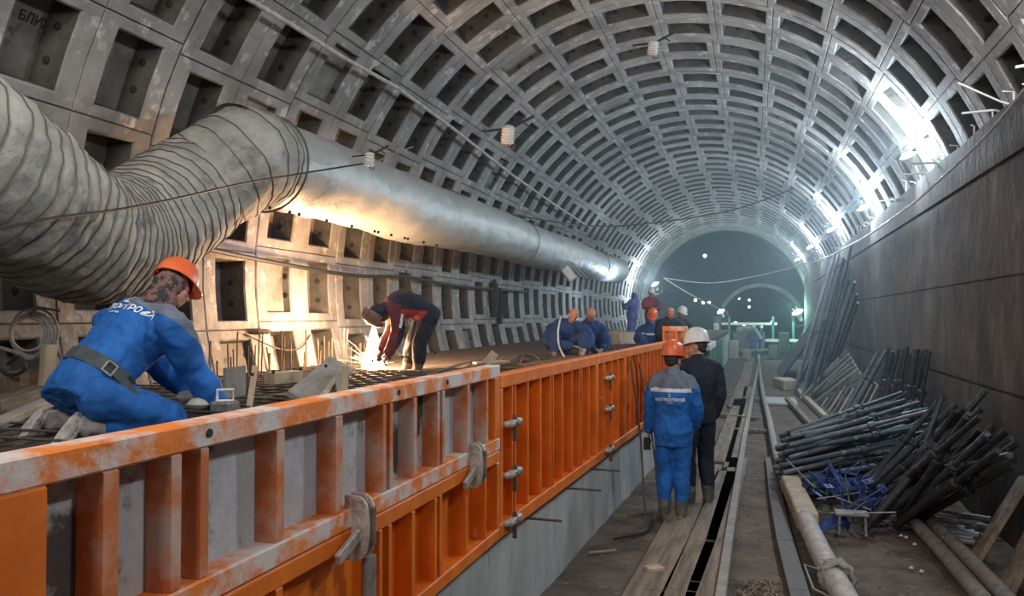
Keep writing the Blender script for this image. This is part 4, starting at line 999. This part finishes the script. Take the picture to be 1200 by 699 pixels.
def crouch(px,D,label,jm,tm,yaw=0,vox=.02,s=1.0,**kw):
    base=J(px,VY,D); base.z=PZ; f=V((math.sin(yaw),math.cos(yaw),0)); rt=V((f.y,-f.x,0)); L=lambda x,y,z: base+(rt*x+f*y+Z*z)*s
    K=dict(P=L(0,-.18,.24),C=L(0,.0,.46),N=L(0,.07,.60),H=L(0,.11,.73),fh=f-Z*.35,bow=V((0,0,.03))-f*.04,
      sL=L(-.19,.05,.55),sR=L(.19,.05,.55),eL=L(-.27,.22,.36),eR=L(.27,.22,.36),wL=L(-.14,.42,.26),wR=L(.14,.42,.26),
      hL=L(-.09,-.18,.22),hR=L(.09,-.18,.22),kL=L(-.19,.22,.40),kR=L(.19,.22,.40),aL=L(-.15,.05,.09),aR=L(.15,.05,.09),tL=f-rt*.3,tR=f+rt*.3)
    return person(label,tuple(base),K,vox,jm,tm,s=s,**kw)
crouch(783,15.2,'crouching person in dark clothes with a reddish bare head left of the white helmet',['navy'],'navy',yaw=2.7,hair=False)
crouch(795,20.5,'farthest crouching person in dark clothes with a white hard hat, half hidden on the platform',['navy'],'navy',yaw=2.2,vox=.024,helmet='helmw')
# 10 man in white helmet
r,t,K,s=stand(818,593,9.0,205,'standing person in dark navy overalls and a white hard hat, turned to the left',['navy'],'navy',yaw=-.45,headyaw=-1.55,vox=.0125,helmet='helmw',hair=True,thick=.85,fold=.010,spread=.09,
  arm_pts=dict(eR=(.24,-.02,1.14),wR=(.21,.10,.90),eL=(-.25,.02,1.14),wL=(-.16,.2,1.0)))
# 11 man in blue with orange helmet
r,t,K,s=stand(789,611,8.35,208,'standing person in bright blue workwear and an orange hard hat, back to the camera',['blue','yoke','refl'],'blue',yaw=.10,headyaw=.35,vox=.0115,helmet='helmo',hair=True,thick=.75,fold=.014,spread=.075,jlen=.2,
  jz=lambda u,x,sd,p:(2 if .70<u<.78 and abs(x)<.21 else (1 if u>=.78 and u<1.3 else 0)),
  arm_pts=dict(sL=(-.185,-.01,1.41),sR=(.185,-.01,1.41),eL=(-.235,.0,1.14),wL=(-.26,.06,.90),eR=(.245,.03,1.14),wR=(.19,.17,.95)))
back_print(r,t,K['C']-Z*.045,(K['sR']-K['sL']),Z,'МЕТРОСТРОЙ',.043)
c=K['wL']+V((-.02,.0,-.13)); single(MB().cbox((c.x-.035,c.y-.02,c.z-.08),(c.x+.035,c.y+.02,c.z+.05),.006),'camera_phone','black','small dark device held low in the blue man\'s left hand','device')

# ------------------------------------------------------------------ beyond the platform: blocks, screens and the far gantry
single(MB().cbox((-1.18,13.9,0),(-1.0,16.2,1.60),.02),'concrete_block','base','pale concrete block at the end of the platform behind the white helmet man','block')
single(MB().cbox((-2.0,16.25,1.43),(-.80,19.0,1.55),.01),'ledge_slab','base','dusty slab overhanging the platform edge behind the concrete block','slab')
root=thing('green_screen','green painted steel sheet on posts standing along the far platform edge','screen',(-1.0,22,0))
MB().box((-1.02,18.2,.05),(-.98,26,1.35)).build('sheet','green',root,True)
for y in (18.2,20.8,23.4,26): MB().cbox((-1.0,y-.05,0),(-.9,y+.05,1.4)).build('post','green',root,True)
root=thing('dark_screen','dark tarpaulin panel leaning at the far right below the green lamp','screen',(1.9,30,0))
MB().beam((.9,31,.03),(2.3,31,2.0),5,.05,(1,0,0)).build('sheet','navy',root,True); MB().beam((2.3,28.6,0),(2.3,28.6,2.0),.08,.08).build('post','steel',root,True)
single(MB().beam(fl(915,448,.1),fl(928,452,.1),.5,.3,(0,0,1),.03),'timber_block','plankl','pale block on the far floor at the foot of the leaning bars','block')
# gantry in the tunnel mouth
yg=44.5; root=thing('far_gantry','far steel gantry with white beams in the tunnel mouth','gantry',(.4,yg,0))
for x in (-1.9,-1.2,1.0,2.0): MB().cbox((x-.06,yg-.1,0),(x+.06,yg+.1,2.1)).build('post','green',root,True)
MB().cbox((-1.6,yg-.1,1.65),(1.2,yg+.1,1.78)).build('cross_beam','white',root,True)
MB().cbox((.6,yg-.2,.78),(2.4,yg,.92)).build('lower_beam','white',root,True)
MB().tube([(-1.9,yg-.4,.9),(-1.5,yg-1,.35),(.3,yg-1.3,.3),(1.8,yg-1,.5)],.12,8).build('curved_rail','green',root,True)
single(MB().cbox((-1.1,46,.02),(.6,48,1.25),.05).cbox((-.9,46.2,1.25),(.2,47.4,1.6),.05),'mine_cart','steel','far grey machine standing on the track in the tunnel mouth','machine')
single(MB().cbox((-1.95,43.2,.02),(-1.72,43.5,1.75),.02),'white_column','lamps' if False else 'white','pale upright post at the left edge of the tunnel mouth','post')
single(MB().tube([(-.9,45.6,1.0),(-.5,45.4,1.5),(.1,45.4,1.5),(.4,45.6,.9)],.10,8),'bent_pipe','clamp','bent pale pipe on the machine in the tunnel mouth','pipe',smooth=True)
for i,(x,y,w,h,m_,lb) in enumerate(((-.95,41.8,.5,.9,'clamp','pale crate left of the distant people'),(.95,42.2,.45,.7,'steel','grey crate right of the distant people'),(-.3,41.0,.4,.45,'plankl','low timber crate on the far track'),(1.5,43.0,.5,1.3,'green','tall green cabinet under the green lamp'))):
    single(MB().cbox((x-w/2,y-w/2,0),(x+w/2,y+w/2,h),.03).cbox((x-w*.4,y-w*.6,h*.2),(x+w*.1,y-w*.5,h*.8),.01),'far_crate',m_,lb,'crate')
stand(883,416,43.5,38,'tiny distant person in pale clothes in front of the gantry',['lilac'],'lilac',yaw=2.9,vox=.05,helmet='helmw',scale=.9)
stand(892,416,44.0,36,'tiny distant person in dark blue beside the pale one',['blued'],'blued',yaw=2.5,vox=.05,helmet='helmw',scale=.88)
for i in range(8):
    y=YH+2+i*2.4; 
# ------------------------------------------------------------------ lamps
def point(loc,e,col,r=.12,name='lamp_or_fill'):
    l=bpy.data.lights.new(name,'POINT'); l.energy=e; l.color=col; l.shadow_soft_size=r; o=bpy.data.objects.new(name,l); COL.objects.link(o); o.location=loc; return o
def area(loc,tgt,e,col,sx,sy,name='lamp_or_fill'):
    l=bpy.data.lights.new(name,'AREA'); l.shape='RECTANGLE'; l.size=sx; l.size_y=sy; l.energy=e; l.color=col; o=bpy.data.objects.new(name,l); COL.objects.link(o)
    o.location=loc; o.rotation_euler=(V(tgt)-V(loc)).to_track_quat('-Z','Y').to_euler(); return o
COOL=(.72,.87,1.0)
def flood(p,s,label,m='lamp'):
    p=V(p); root=thing('floodlight',label,'floodlight',tuple(p)); 
    MB().lathe([(.02,-.22),(.05,-.2),(.06,-.08),(.13,.0),(.14,.02),(.12,.02)],14).build('housing','grey',root,smooth=True)
    MB().lathe([(0,.075),(.05,.07),(.09,.05),(.115,.02),(.11,.01),(.03,-.01),(0,-.01)][::-1],14).build('bulb',m,root,smooth=True)
    MB().tube([(-.15,0,-.02),(-.15,0,-.3),(0,0,-.34),(.15,0,-.3),(.15,0,-.02)],.012,6).build('bracket','steel',root)
    root.scale=(s,s,s); root.rotation_euler=(math.radians(20),math.radians(-25),0); return root
FL=[((1066,183,12.9),.85,'big glowing floodlight on top of the right wall, nearest in the frame',400),
    ((1012,245,18),.85,'second glowing floodlight along the right wall top',480),
    ((978,268,24.5),.85,'third glowing floodlight along the right wall top',440),
    ((950,290,32),.85,'fourth glowing floodlight along the right wall top',400),
    ((938,303,40),.85,'farthest glowing floodlight above the right wall',260)]
for (px,py,y),s,lb,e in FL:
    p=pl(px,py,1,y); r_=(V((p.x-CX,0,p.z-CZ))).length
    if r_>RR-.25: k=(RR-.25)/r_; p=V((CX+(p.x-CX)*k,p.y,CZ+(p.z-CZ)*k))
    flood(p,s,lb); point(p+V((-.1,-.12,.22)),e,COOL,.16)
p=V((2.1,2.0,4.62)); flood(p,1.2,'glowing floodlight on the right wall top beside the camera'); point(p+V((-.1,.1,.0)),250,(.95,.97,1.0),.12)
p=V((2.36,6.9,4.40))
flood(p,1.2,'glowing floodlight on the right wall top just outside the upper right corner'); point(p+V((-.08,-.1,.12)),270,(.88,.94,1.0),.12)
p=J(768,334,38); flood(p,1.4,'glowing floodlight at the far left end of the vault'); point(p+V((-.3,-.5,.3)),520,COOL,.2)
p=J(741,336,26); point(p,150,(.6,.78,1),.2)
p=pl(935,367,1,44.2); flood(p,2.2,'green glowing lamp at the right edge of the tunnel mouth','lampt'); point(p+V((-.2,-.5,.2)),330,(.45,1,.85),.2)
p=pl(845,366,1,44.0); flood(p,1.6,'white glowing lamp at the left edge of the tunnel mouth'); point(p+V((.0,-.4,.2)),50,(.8,1,.95),.2)
for px,py,d,lb in ((862,379,44,'small far lamp left of the machine'),(872,381,45,'small far lamp on the machine'),(905,378,44.2,'small far lamp right of the gantry beam'),(815,352,48.2,'left of three tiny lamps on the headwall'),(824,355,48.2,'middle of three tiny lamps on the headwall'),(831,355,48.2,'right of three tiny lamps on the headwall'),(866,350,60,'tiny lamp high inside the tunnel mouth'),(878,352,60,'tiny lamp deep inside the tunnel mouth'),(878,360,60,'tiny lamp low inside the tunnel mouth'),(826,300,42,'tiny lamp on the vault rim at upper left')):
    c=J(px,py,d); single(MB().lathe([(0,-.10),(.07,-.07),(.10,0),(.07,.07),(0,.10)],10,c),'work_lamp','lamps',lb,'lamp')
# unseen fill lights added behind the camera and over the platform
area((-1.6,-2.6,5.0),(-2.6,8,2.3),150,(1.0,.95,.90),2.2,1.2)
area((-2.6,2.0,6.2),(-3.2,6,1.5),110,(1.0,.95,.90),1.5,1.0)
# welding arc
c=pl(437,434,2,PZ+.03); 
root=thing('welding_flare','bright welding flare rising from the platform under the masked person','flare',tuple(c))
mb=MB()
prf=[(.0,-.02),(.12,.0),(.14,.05),(.10,.14),(.085,.26),(.06,.38),(.03,.48),(0,.56)]
mb.lathe(prf,14,(0,0,0),(.02,0,1)); mb.build('flame','arc',root,smooth=True)
mb=MB()
for i in range(110):
    a=R_(0,2*PI); l=R_(.2,.75)*(1 if random.random()<.3 else .6); el=R_(.02,1.3); d=V((math.cos(a)*math.cos(el),math.sin(a)*math.cos(el),math.sin(el)))
    q=[d*l*t+V((0,0,-.5*l*t*t*.6)) for t in (.35,.6,.85)]; mb.tube(q,[.0022,.002,.001],4)
tag(mb.build('sparks','spark',root),kind='stuff')
point(c+V((.05,-.05,.35)),520,(1,.56,.26),.10,'welding_light'); point(c+V((-.5,.2,.6)),200,(1,.62,.36),.3,'welding_light')
# small light under the duct that tints the pockets violet
point(cylp(-1.50,RR-.75,8.2),10,(.62,.55,1),.15)

# ------------------------------------------------------------------ haze in the far part of the tunnel
mb=MB().box((-5.9,9,.02),(3.1,YH+24,7.1)); o=tag(mb.build('dust_haze','dark'),'thin blue dusty haze filling the far tunnel','haze',kind='stuff')
hm=bpy.data.materials.new('haze'); hm.use_nodes=True; nt=hm.node_tree; nt.nodes.clear(); ou=nt.nodes.new('ShaderNodeOutputMaterial'); vo=nt.nodes.new('ShaderNodeVolumeScatter')
vo.inputs['Color'].default_value=(.72,.90,1,1); vo.inputs['Density'].default_value=.0085; vo.inputs['Anisotropy'].default_value=.3; nt.links.new(vo.outputs[0],ou.inputs['Volume'])
o.data.materials.clear(); o.data.materials.append(hm)

w=bpy.data.worlds.new('world'); S.world=w; w.use_nodes=True; w.node_tree.nodes['Background'].inputs[0].default_value=(.85,.92,1,1); w.node_tree.nodes['Background'].inputs[1].default_value=.30
